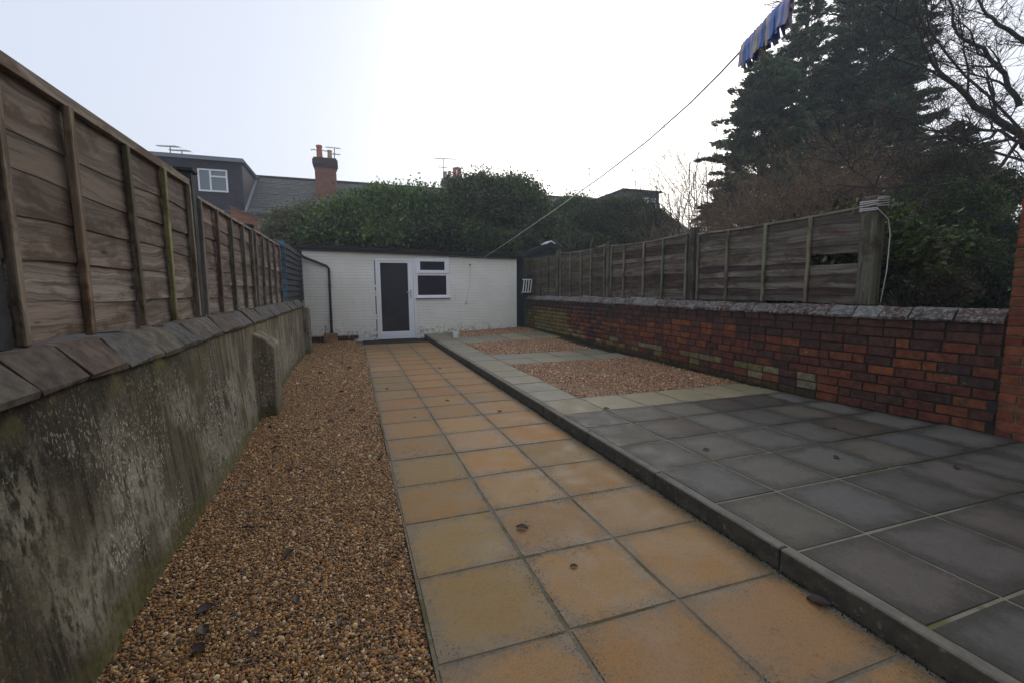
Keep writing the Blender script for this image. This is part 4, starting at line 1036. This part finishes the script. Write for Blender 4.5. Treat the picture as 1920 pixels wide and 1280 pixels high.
def brown_bush(name, label, cx, cy, w, d, z0, h, ntw, nlf, cols, seed, mat='twig', cat='shrub', grp='bare brown shrubs behind the right fence'):
    root = empty(name, (cx, cy, -.05)); tag(root, label, cat, grp); rn = random.Random(seed*7+1); mb = MB()
    for k in range(ntw//44):
        x, y = rn.uniform(-w/2, w/2), rn.uniform(-d/2, d/2); hh = h*rn.uniform(.6, 1.12)*(1-.2*abs(x)/(w/2)); zb = z0*.5+rn.random()*hh*.35
        tree_branch(mb, Vector((x*.7, y*.7, zb)), Vector((x*.5+rn.gauss(0, .25), y*.5+rn.gauss(0, .25), 1.2)), max(.5, hh-zb+z0*.8)*.86, .012, 2, rn, .05, .24)
    o = mb.build('twigs', M[mat], root)
    if nlf:
        V = np.array(mb.v); V = V[V[:, 2] > z0*.4]; k0 = V[rng.integers(0, len(V), nlf//9)]; P = k0[rng.integers(0, len(k0), nlf)]+rng.normal(0, .07, (nlf, 3))
        link('leaves', cloud_mesh('leaves', [leaf_cloud(P, rng.normal(0, 1, (nlf, 3)), .06, .035, pick(cols, nlf, .35))], M['leaf']), root)
    return root
BR = [(.22, .12, .060), (.27, .15, .070), (.16, .10, .065), (.20, .14, .07)]
def bb(px, Y, w, d, topy, label, nt, nl, seed, cols=BR, mat='twig', nm='brown_shrub'):
    t = onY(px, topy, Y); return brown_bush(nm, label, t.x, Y, w, d, .6, t.z-.6, nt, nl, cols, seed, mat)
bb(1270, 12.5, 1.7, 1.2, 425, 'low tangled brown shrub beside the dark evergreen, left end of the brown ones', 3600, 5000, 1, BR+[(.06, .065, .02)])
bb(1375, 11.0, 2.2, 1.4, 400, 'rusty brown shrub under the left edge of the conifer', 5200, 9000, 2)
bb(1480, 9.5, 2.4, 1.4, 335, 'tall rusty brown shrub in front of the conifers with yellow leaves', 6000, 11000, 3, BR+BR+[(.30, .28, .05)])
bb(1700, 7.6, 1.6, 1.0, 330, 'thin brown shrub between the end post and the ivy bank', 3000, 5000, 6, BR+[(.24, .25, .06)])
bb(1610, 8.2, 2.2, 1.2, 300, 'brown leafless shrub behind the roped end post', 6000, 9000, 4, BR+BR+[(.24, .25, .06)])
# pale bare saplings at the skyline
rnd = random.Random(5)
for i, (px, ty, lab) in enumerate(((1262, 330, 'thin bare sapling fanning out left of the conifer against the sky'), (1310, 285, 'taller bare sapling close to the conifer against the sky'))):
    t = onY(px, ty, 13.); b = Vector((t.x+.3, 13., .0)); mb = MB()
    for k in range(8):
        tree_branch(mb, b+Vector((rnd.uniform(-.2, .2), rnd.uniform(-.2, .2), 0)), Vector((rnd.uniform(-.25, .18)-.08, rnd.uniform(-.2, .2), 1)), t.z*rnd.uniform(.8, 1.0), .030, 3 if k < 2 else 2, rnd, .06, .16)
    tag(mb.build('bare_sapling', M['bark']), lab, 'sapling', 'bare saplings beyond the fence')

# ---- conifers
def conifer(label, base, H, R, nb, spray, seed, cols, lean=(0, 0), taper=1.0, z0=.12, gap=0.):
    r = np.random.default_rng(seed); bx, by = base; R = R*1.28; nb = int(nb*1.25); root = empty('conifer', (bx, by, -.05)); tag(root, label, 'conifer', 'dark conifers beyond the fence')
    mb = MB(); mb.tube([(0, 0, 0), (lean[0]*.5, lean[1]*.5, H*.5), (lean[0], lean[1], H*.98)], [.24, .15, .03], 8); mb.build('trunk', M['bark'], root)
    P = []; D = []; Lf = []; C = []; br = MB()
    cols = np.array(cols)
    for i in range(nb):
        t = z0+(1-z0)*(1-(r.random())**.85); az = r.uniform(0, 2*PI)
        prof = (1-t)**(.56*taper)*min(1., .6+1.6*t) + .035; L = R*prof*r.uniform(.62, 1.10)*(1.25 if r.random() < .12 else 1)
        up = .35+.55*t+r.normal(0, .15); d = np.array([math.cos(az), math.sin(az), up]); d /= np.linalg.norm(d)
        o = np.array([lean[0]*t, lean[1]*t, H*t-.25*L]); droop = np.array([0, 0, -.30*L])
        n = max(6, int(spray*L)); s = r.uniform(.35, 1., n)**.8
        p = o+d*(s*L)[:, None]+droop*(s**2)[:, None]
        side = np.cross(d, [0, 0, 1.]); side /= np.linalg.norm(side)
        wd = .26*L*(1.12-s)+.045; off = r.uniform(-1, 1, n)
        p = p+side*(off*wd)[:, None]+r.normal(0, .035, (n, 3)); dd = d*1.0+side*(off*.7)[:, None]+np.array([0, 0, -.12])-np.array([0, 0, .5])*(s[:, None]-.5)
        P.append(p); D.append(dd); Lf.append(np.full(n, .19)); cc = cols[r.integers(0, len(cols))]*r.uniform(.55, 1.5)
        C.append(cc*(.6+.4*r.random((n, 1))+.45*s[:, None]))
        if i % 3 == 0: br.tube([o, o+d*L*.5+droop*.25, o+d*L*.9+droop*.81], [.02, .012, .004], 4, cap=False)
    P = np.vstack(P); D = np.vstack(D); C = np.vstack(C)
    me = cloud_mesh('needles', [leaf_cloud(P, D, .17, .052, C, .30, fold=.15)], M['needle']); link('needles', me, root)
    br.build('branches', M['bark'], root)
    return root
CC = [(.060, .098, .066), (.078, .118, .074), (.046, .080, .056), (.10, .135, .075)]
c1 = onY(1440, 95, 13.0); conifer('dark conifer with drooping sprays, leftmost and nearest the sky', (c1.x, 13.0), c1.z, 2.25, 640, 95, 1, CC, taper=.8)
c2 = onY(1520, -60, 13.6); conifer('slender pointed conifer between the two broader ones', (c2.x, 13.6), c2.z, 1.7, 480, 95, 2, CC, taper=1.0)
c3 = onY(1660, -190, 12.6); conifer('tallest conifer reaching out of the top of the picture', (c3.x, 12.6), c3.z, 2.5, 900, 95, 3, CC, taper=.8)
c4 = onY(1790, 230, 10.5); conifer('shorter shaggy conifer behind the ivy bank and bare limbs', (c4.x, 10.5), c4.z, 2.0, 380, 85, 4, [(.024, .036, .016), (.03, .045, .02)], taper=.8)

# ---- ivy bank on the right
IV = [(.050, .082, .028), (.038, .060, .022), (.068, .105, .030), (.034, .052, .02), (.12, .155, .04), (.055, .045, .028)]
IG = 'ivy covered shrubs over the right wall'
bush('ivy_bank', 'dark glossy ivy bank behind the brick wall beside the house wing', 'ivy', IG, [L3(1850, 480, 5.2, .55, .6, .75), L3(1800, 420, 5.8, .7, .6, .7), L3(1860, 540, 4.6, .5, .6, .5), L3(1780, 500, 5.0, .5, .6, .6), L3(1840, 380, 6.2, .7, .6, .6)], 42000, .046, IV, clump=26)
bush('ivy_bank', 'ivy with yellow green leaves behind the roped end post', 'ivy', IG, [L3(1720, 420, 6.2, .6, .6, .7), L3(1690, 500, 5.4, .45, .6, .6), L3(1760, 350, 6.8, .65, .6, .6), L3(1730, 550, 4.8, .45, .5, .4)], 30000, .042, IV+[(.12, .13, .03)], clump=26)
bush('ivy_bank', 'dense ivy showing through the gap in the fence panel', 'ivy', IG, [(5.72, 3.9, 1.55, .42, .7, .55), (5.85, 4.9, 1.5, .4, .7, .5)], 9000, .06, IV, clump=26)
bush('red_shrub', 'small shrub with dull red leaves between end post and ivy', 'shrub', None, [L3(1700, 520, 4.3, .28, .4, .34), L3(1755, 545, 4.1, .3, .35, .22), L3(1690, 440, 4.6, .2, .25, .35)], 6000, .035, [(.12, .035, .035), (.09, .03, .03), (.06, .04, .03), (.05, .055, .03)], inner=.1)

# ---- big bare tree, trunk just outside the picture on the right
bt = empty('bare_tree', (11.5, 4.3, -.05)); tag(bt, 'large leafless tree whose dark limbs arch in from the right edge', 'tree')
mb = MB(); rnd = random.Random(11)
TR = atD(2080, 420, 10.5)
def limb(pix, r0, depth=3, k=9, seed=0, Lb=1.5):
    """main limb through surveyed points (pixel x, y, depth), side branches along it"""
    pts = [atD(*q) for q in pix]; n = len(pts); rs = [r0*(1-.75*i/(n-1)) for i in range(n)]
    # smooth
    P2 = []; R2 = []
    for i in range(n-1):
        for t in (0, .33, .66): P2.append(pts[i].lerp(pts[i+1], t)+Vector((rnd.gauss(0, .03), rnd.gauss(0, .03), rnd.gauss(0, .03)))); R2.append(rs[i]*(1-t)+rs[i+1]*t)
    P2.append(pts[-1]); R2.append(rs[-1]); mb.tube(P2, R2, 8, cap=False)
    for j in range(k):
        i = rnd.randint(1, len(P2)-2); t = (P2[i+1]-P2[i]).normalized(); s = Vector((rnd.gauss(0, 1), rnd.gauss(0, 1), rnd.gauss(0, 1)+.3)); s = (s-t*s.dot(t)).normalized()
        a = rnd.uniform(.4, 1.0); tree_branch(mb, P2[i], t*math.cos(a)+s*math.sin(a), Lb*rnd.uniform(.6, 1.1), max(.014, R2[i]*.5), depth, rnd, .03, .28)
    tree_branch(mb, P2[-1], (P2[-1]-P2[-2]), Lb, R2[-1], depth, rnd, .03, .28)
limb([(2080, 420, 10.5), (1960, 300, 10.2), (1915, 255, 10), (1850, 215, 9.8), (1790, 165, 9.5), (1750, 122, 9.3)], .115, 3, 9)
limb([(1915, 200, 10), (1880, 140, 10), (1840, 95, 9.8), (1800, 60, 9.7), (1775, -10, 9.6)], .06, 3, 8)
limb([(2060, 120, 10.3), (1930, 75, 10), (1870, 45, 9.8), (1840, 20, 9.7), (1800, -60, 9.6)], .055, 3, 7)
limb([(1960, 300, 10.2), (1880, 240, 9.4), (1840, 265, 9.0), (1795, 262, 8.8), (1740, 257, 8.6), (1640, 268, 8.4)], .035, 2, 8, Lb=.9)
limb([(1960, 310, 10.2), (1850, 285, 9.5), (1780, 262, 9.0), (1700, 225, 8.8), (1600, 200, 8.6)], .03, 2, 8, Lb=1.)
limb([(1915, 255, 10), (1860, 330, 9.6), (1830, 350, 9.4), (1790, 300, 9.2)], .04, 3, 6, Lb=1.)
limb([(1980, 380, 10.2), (1900, 350, 9.4), (1800, 345, 8.6), (1720, 345, 8.2), (1640, 352, 8.0), (1570, 300, 8.0)], .022, 2, 9, Lb=.9)
limb([(1960, 300, 10.2), (1850, 180, 9.2), (1740, 60, 8.8), (1640, 20, 8.6), (1560, 25, 8.4)], .03, 3, 7, Lb=1.)
mb.tube([(11.8, 4.3, 0), TR*.5+Vector((5.9, 2.15, .6)), TR], [.30, .24, .17], 10, cap=False)
mb.v = [tuple(Vector(v)-bt.location) for v in mb.v]
mb.build('limbs', M['bark'], bt)

# ================================================================== HOUSES BEHIND
HYY = 26.
row = empty('terraced_house', (0, HYY, 0)); tag(row, 'slate roofed row of houses with brick chimney behind the shrubs', 'house')
RY = HYY+4.0
e0 = onY(500, 402, HYY); r0 = onY(500, 334, RY); r1 = onY(1240, 363, RY); xe = onY(1250, 400, HYY).x+2
xL = onY(440, 400, HYY).x-6
zr = lambda x: r0.z
nrow = 22; rfm = MB()
ZE = e0.z; ZR = onY(640, 343, RY).z
for k in range(nrow):
    t0, t1 = k/nrow, (k+1)/nrow; ya, yb = HYY-.25+(RY-HYY+.25)*t0, HYY-.25+(RY-HYY+.25)*t1; za, zb_ = ZE+(ZR-ZE)*t0, ZE+(ZR-ZE)*t1
    rfm.add([(xL, ya, za+.018), (xe, ya, za+.018), (xe, yb+.02, zb_+.003), (xL, yb+.02, zb_+.003), (xL, ya, za-.03), (xe, ya, za-.03)], [(0, 1, 2, 3), (0, 4, 5, 1)])
bpart('roof', rfm, M['slate'], row)
bpart('ridge', MB().tube([(xL, RY, ZR+.02), (xe, RY, ZR+.02)], .09, 6), M['felt'], row)
bpart('wall', MB().span((xL, HYY, 0), (xe, RY+4, ZE-.05)), M['cream_render'], row)
bpart('gutter', MB().span((xL, HYY-.36, ZE-.12), (xe, HYY-.24, ZE+.01)), M['black_plastic'], row)
# courses of slates are joined geometry above; dormer
dz0, dz1 = onY(400, 398, HYY-.1).z, onY(400, 303, HYY-.1).z; dx1 = onY(456, 350, HYY-.1).x; dx0 = onY(235, 350, HYY-.1).x
dorm = link('dormer', None, row, (0, 0, 0)); dorm.location = Vector((dx0, HYY-.1, dz0))-row.location
bpart('cladding', MB().span((dx0, HYY-.1, dz0), (dx1, HYY+3.6, dz1)), M['dormer'], dorm)
bpart('flat_roof', MB().span((dx0-.15, HYY-.4, dz1+.002), (dx1+.12, HYY+3.9, dz1+.16)), M['felt'], dorm)
bpart('fascia', MB().span((dx0-.16, HYY-.43, dz1-.02), (dx1+.14, HYY-.402, dz1+.13)), M['lead'], dorm)
bpart('flashing', MB().prism([(dx1+.004, HYY-.2, ZE+.03), (dx1+.09, HYY-.2, ZE+.03), (dx1+.09, HYY-.2, ZE+.09), (dx1+.004, HYY-.2, ZE+.12)], (0, RY-HYY-.1, (ZR-ZE)*.95)), M['lead'], dorm)
def far_window(par, p, x0, x1, z0, z1, Y, mull=.42, light=True):
    w = link('window', None, par); off = Vector((0, 0, 0)); q = par
    while q is not None: off += q.location; q = q.parent
    f = MB(); t = .07; y0, y1 = Y-.06, Y+.02; xm = x0+(x1-x0)*mull
    f.span((x0, y0, z0), (x0+t, y1, z1)).span((x1-t, y0, z0), (x1, y1, z1)).span((x0+t, y0, z0), (x1-t, y1, z0+t)).span((x0+t, y0, z1-t), (x1-t, y1, z1)).span((xm-t/2, y0-.01, z0+t), (xm+t/2, y1, z1-t))
    if light: zm = z1-(z1-z0)*.32; f.span((xm+t/2, y0-.005, zm-t/2), (x1-t, y1, zm+t/2))
    f.v = [tuple(Vector(v)-off) for v in f.v]
    w.data = None
    bpy.data.objects.remove(w)
    fo = f.build('window', M['upvc'], par)
    g_ = MB().span((x0+t*.9, Y-.02, z0+t*.9), (x1-t*.9, Y-.012, z1-t*.9)); g_.v = [tuple(Vector(v)-off) for v in g_.v]
    m_ = N('window_glass', .1, .6); m_.base((.16, .19, .20)); g_.build('pane', m_.m, fo); return fo
a = onY(370, 317, HYY-.1); b = onY(429, 362, HYY-.1)
far_window(dorm, 0, a.x, b.x, b.z, a.z+.02, HYY-.1)
a = onY(303, 312, HYY-.1); b = onY(326, 350, HYY-.1)
far_window(dorm, 0, a.x, b.x, b.z, a.z, HYY-.1)
# chimneys
def chimney(label_mat, px, topy, boty, wpx, Y, pots, parent):
    t = onY(px, topy, Y); b = onY(px, boty, Y); w = wpx/CF*Y*1.0
    o = MB(); zc = t.z-.62
    o.span((t.x-w/2, Y-.35, b.z-1.), (t.x+w/2, Y+.35, zc)); ob = bpart('chimney', o, None, parent)
    nb = N('chimney_brick', .9, .2); w_ = nb.obj(); brk = nb.n('ShaderNodeTexBrick')
    for k, v_ in (('Scale', 1.), ('Mortar Size', .008), ('Brick Width', .225), ('Row Height', .075)): brk.inputs[k].default_value = v_
    brk.inputs['Color1'].default_value = (.30, .11, .06, 1); brk.inputs['Color2'].default_value = (.20, .075, .045, 1); brk.inputs['Mortar'].default_value = (.14, .11, .09, 1)
    cm = nb.n('ShaderNodeCombineXYZ'); sx = nb.sep(w_); nb.l(sx[0], cm.inputs[0]); nb.l(sx[2], cm.inputs[1]); nb.l(cm.outputs[0], brk.inputs['Vector']); nb.base(brk.outputs[0]); ob.data.materials.append(nb.m)
    cr = MB(); cr.span((t.x-w/2-.05, Y-.4, zc+.002), (t.x+w/2+.05, Y+.4, zc+.14)).span((t.x-w/2-.1, Y-.45, zc+.142), (t.x+w/2+.1, Y+.45, zc+.42)).span((t.x-w/2-.04, Y-.4, zc+.422), (t.x+w/2+.04, Y+.4, zc+.52))
    off = Vector((0, 0, 0)); q = ob
    while q is not None: off += q.location; q = q.parent
    cr.v = [tuple(Vector(v)-off) for v in cr.v]; cr.build('crown', plain('sooty_brick', (.05, .035, .035), .9), ob)
    for dx, hh, rr, mt in pots:
        p_ = MB().tube([(t.x+dx, Y, zc+.52), (t.x+dx, Y, zc+.52+hh*.85), (t.x+dx, Y, zc+.52+hh*.86), (t.x+dx, Y, zc+.52+hh)], [rr*1.05, rr*.85, rr*1.05, rr], 10)
        p_.v = [tuple(Vector(v)-off) for v in p_.v]; p_.build('chimney_pot', M[mt], ob, smooth=False)
    return t, zc+.52
tc, zc = chimney(None, 609.5, 296, 375, 33, HYY+2.2, [(-.28, .72, .16, 'chimney_pot'), (.25, .50, .13, 'buff_pot')], row)
chimney(None, 850, 334, 385, 38, HYY+5.0, [(-.55, .45, .13, 'buff_pot'), (-.25, .5, .13, 'buff_pot'), (.1, .75, .14, 'chimney_pot'), (.42, .75, .14, 'chimney_pot')], row)
# box dormer far right
q0, q1 = onY(1168, 358, HYY+1), onY(1236, 362, HYY+1)
zb0 = onY(1200, 410, HYY+1).z; 
d2 = link('dormer', None, row); d2.location = Vector((q0.x, HYY+1, zb0))-row.location
bpart('cladding', MB().span((q0.x, HYY+1, zb0), (q1.x, HYY+4.5, q0.z)), plain('plum_cladding', (.075, .045, .055), .8), d2)
bpart('flat_roof', MB().span((q0.x-.1, HYY+.8, q0.z+.002), (q1.x+.1, HYY+4.7, q0.z+.12)), M['felt'], d2)
a = onY(1200, 371, HYY+1); b = onY(1229, 392, HYY+1); far_window(d2, 0, a.x, b.x, b.z, a.z, HYY+1)
# aerials
def aerial(label, px, ty, by, Y, arms):
    t = onY(px, ty, Y); b = onY(px, by, Y); mb = MB().tube([b-Vector((0, 0, .4)), t], .026, 5)
    for (dz, dx, dy, L, n) in arms:
        o = t+Vector((0, 0, dz)); d = Vector((dx, dy, .12)).normalized(); mb.tube([o-d*L*.4, o+d*L*.6], .020, 4)
        for k in range(n):
            q = o-d*L*.4+d*L*(k+.5)/n; s = d.cross(Vector((0, 0, 1))).normalized()*(.22-.012*k); mb.tube([q-s, q+s], .012, 3)
    tag(mb.build('tv_aerial', M['grey_metal']), label, 'aerial', 'television aerials on the far roofs')
aerial('left of the two aerials above the dark dormer roof', 319, 275, 300, HYY+1, [(0, -1, .6, 1.3, 7)])
aerial('right of the two aerials above the dark dormer roof', 341, 283, 301, HYY+1, [(0, -1, .6, 1.2, 7)])
aerial('tall aerial on a pole right of the red brick chimney', 627, 278, 346, HYY+3.9, [(0, -1, .4, .9, 5), (-.35, 1, .6, .6, 4)])
aerial('short aerial fixed left of the red chimney pots', 596, 282, 320, HYY+2.2, [(0, 1, .5, 1.0, 4)])
aerial('tall double aerial left of the half hidden pots', 831, 298, 355, HYY+4.5, [(0, 1, .3, 1.6, 8), (-.55, -1, .4, .6, 4)])
aerial('small aerial standing on the half hidden chimney', 857, 314, 338, HYY+5, [(0, 1, .5, .4, 3)])
aerial('lone thin aerial above the hedge near the far dormer', 1105, 316, 362, HYY+4, [(0, 1, .5, .4, 3)])
# orange brick gable in front of the row
gY = 21.5
g0, g1, g2 = onY(432, 388, gY), onY(512, 424, gY), onY(512, 470, gY)
gb_ = empty('brick_outrigger', (g0.x, gY, 0)); tag(gb_, 'orange brick rear extension with sloping verge behind the fence', 'building')
nb = N('orange_brick', .9, .2); brk = nb.n('ShaderNodeTexBrick')
for k, v_ in (('Scale', 1.), ('Mortar Size', .008), ('Brick Width', .225), ('Row Height', .075)): brk.inputs[k].default_value = v_
brk.inputs['Color1'].default_value = (.34, .115, .06, 1); brk.inputs['Color2'].default_value = (.22, .07, .045, 1); brk.inputs['Mortar'].default_value = (.25, .16, .11, 1)
cm = nb.n('ShaderNodeCombineXYZ'); sx = nb.sep(nb.obj()); nb.l(sx[0], cm.inputs[0]); nb.l(sx[2], cm.inputs[1]); nb.l(cm.outputs[0], brk.inputs['Vector']); nb.base(brk.outputs[0])
bpart('wall', MB().prism([(g0.x-.0, gY, 0), (g1.x+.6, gY, 0), (g1.x+.6, gY, g1.z-.3), (g0.x, gY, g0.z)], (0, 3.5, 0)), nb.m, gb_)
bpart('verge', MB().prism([(g0.x-.05, gY-.05, g0.z+.003), (g1.x+.6, gY-.05, g1.z-.297), (g1.x+.6, gY-.05, g1.z-.24), (g0.x-.05, gY-.05, g0.z+.06)], (0, 3.6, 0)), plain('mortar_verge', (.20, .12, .08), .9), gb_)
vx = onY(488, 425, gY); bpart('vent', MB().span((vx.x-.08, gY-.03, vx.z-.08), (vx.x+.08, gY-.002, vx.z+.08)), M['cream_render'], gb_)

# ================================================================== THIN WINTER HAZE
hz = MB().span((-45, -12, -1.2), (60, 60, 16)).build('haze'); tag(hz, kind='stuff', label='thin winter haze in the air over the gardens')
hm = bpy.data.materials.new('haze'); hm.use_nodes = True; ht = hm.node_tree; ht.nodes.clear()
pv = ht.nodes.new('ShaderNodeVolumePrincipled'); pv.inputs['Color'].default_value = (.86, .91, 1, 1); pv.inputs['Density'].default_value = .0032; pv.inputs['Anisotropy'].default_value = .3
hout = ht.nodes.new('ShaderNodeOutputMaterial'); ht.links.new(pv.outputs[0], hout.inputs['Volume']); hz.data.materials.append(hm)

# ================================================================== FALLEN LEAVES
def dead_leaf(seed, mat):
    r = random.Random(seed); mb = MB(); n = 6; V = []
    for i in range(n+1):
        u = i/n; w = .5*math.sin(PI*min(1, u*1.05+.02))**.8*.62; curl = .14*math.sin(PI*u)+.08*r.random()
        V += [(u-.5, -w*(.8+.3*r.random()), .10+curl*.6+.18*w), (u-.5, 0, curl*.35), (u-.5, w*(.8+.3*r.random()), .12+curl*.7+.25*w)]
    F = []
    for i in range(n):
        a = i*3; F += [(a, a+1, a+4, a+3), (a+1, a+2, a+5, a+4)]
    mb.add(V, F); b = len(V)
    mb.tube([(.48, 0, .02), (.62, .03, .05), (.74, .02, .10)], .012, 3)
    me = mb.mesh('fallen_leaf', mat, smooth=True); return me
DL = [dead_leaf(i, M['dead_leaf']) for i in range(4)]+[dead_leaf(9, M['dead_leaf_pale'])]
FL = [(979, 990, 0, .066, 'curled dark leaf, largest on the near ochre slabs'), (1076, 1062, 0, .038, 'small curled leaf with raised stalk on a near ochre slab'), (1535, 1131, 0, .085, 'long dark leaf lying against the kerb foot'),
      (937, 771, 0, .05, 'brown leaf on the third row of slabs before the pale terrace corner'), (838.8, 751, 0, .045, 'dark leaf in the middle column of ochre slabs, halfway down the path'), (824.7, 690, 0, .05, 'dark leaf in the kerbside column near the far path end'),
      (726, 729, 0, .045, 'dark leaf in the gravel side column of the path'), (778, 782, 0, .03, 'tiny leaf on an ochre slab in the gravel side column'),
      (1324, 843, HT, .05, 'dark leaf on the charcoal slabs nearest the kerb'), (1564, 803, HT, .045, 'reddish upright leaf on the dark terrace'), (1568, 858, HT, .06, 'thin dark leaf on the middle of the dark terrace'), (1793, 877, HT, .06, 'dark leaf on the terrace towards the house corner'), (1137, 766, HT, .06, 'reddish leaf on the pale cross strip by the front gravel bed')]
for i, (x, y, z, s, lab) in enumerate(FL):
    p = onZ(x, y, z); me = DL[4] if 'reddish' in lab else DL[i % 4]
    tag(link('fallen_leaf', me, None, (p.x, p.y, z+.002), (0, 0, random.uniform(-.6, .6) if i != 2 else -.9), (s, s, s*.8)), lab, 'leaf', 'fallen leaves on the paving')
GLv = [(463, 912), (640, 1168), (482, 1190), (560, 970), (558, 1125), (383, 1145), (382, 1185), (370, 1222), (516, 840), (595, 806), (521, 820), (660, 770), (685, 801), (467, 990), (543, 1040), (600, 700), (640, 735), (575, 722), (655, 690), (560, 760), (620, 790), (632, 748), (618, 665), (640, 680), (600, 668), (668, 655), (545, 880)]
for i, (x, y) in enumerate(GLv):
    p = onZ(x, y, -.005); s = random.uniform(.045, .075)
    tag(link('fallen_leaf', DL[i % 4], None, (p.x, p.y, -.002), (random.gauss(0, .15), random.gauss(0, .15), random.uniform(0, 6)), (s, s, s)), 'brown dead leaf on the golden gravel strip, ' + ('near the camera' if y > 900 else 'abreast of the buttress' if y > 730 else 'towards the white outhouse'), 'leaf', 'fallen leaves on the gravel strip')
a, b = onZ(709, 862, 0), onZ(718, 846, 0)
tag(MB().tube([(a.x, a.y, .003), ((a.x+b.x)/2+.01, (a.y+b.y)/2, .012), (b.x, b.y, .006)], [.007, .009, .006], 6).build('stick', M['bark']), 'short dark stick across the gravel edge of the path', 'stick')
# moss along the foot of the right wall and kerb foot
def moss(name, label, pts, cols, leaf=.02):
    P = np.array(pts); n = len(P); me = cloud_mesh(name, [leaf_cloud(P, np.tile([0, 0, 1.], (n, 1)), leaf, leaf*.6, pick(cols, n, .3), .6)], M['leaf']); tag(link(name, me), label, 'moss', kind='stuff')
pts = []
for i in range(5200):
    y = random.uniform(4.0, 12.2); d = abs(random.gauss(0, .05)); x = XW(y)-.01-d; pts.append((x, y, zt(x, y)+.004+max(0, .03-d*.4)*random.random()))
moss('moss', 'dark green moss along the foot of the old brick wall', pts, [(.035, .042, .012), (.055, .06, .018), (.03, .03, .012)])
pts = []
for i in range(5000):
    y = random.uniform(.3, 12.2); d = abs(random.gauss(0, .012)); pts.append((1.795-d, y, -.004+random.random()*.012*(1 if d < .03 else .4)))
moss('moss', 'dark moss and dirt in the angle at the kerb foot', pts, [(.03, .032, .014), (.04, .038, .02), (.025, .022, .014)], .012)
pts = []
for i in range(1500):
    y = random.uniform(9.8, 12.2); x = random.uniform(3.9, 4.7); pts.append((x, y, zt(x, y)+.006)) if (x-3.9)*(1.2)+(y-9.8)*.2 > random.random()*1.6 else None
moss('moss', 'low green weeds in the far corner of the terrace', pts, [(.05, .07, .02), (.07, .085, .03)], .022)
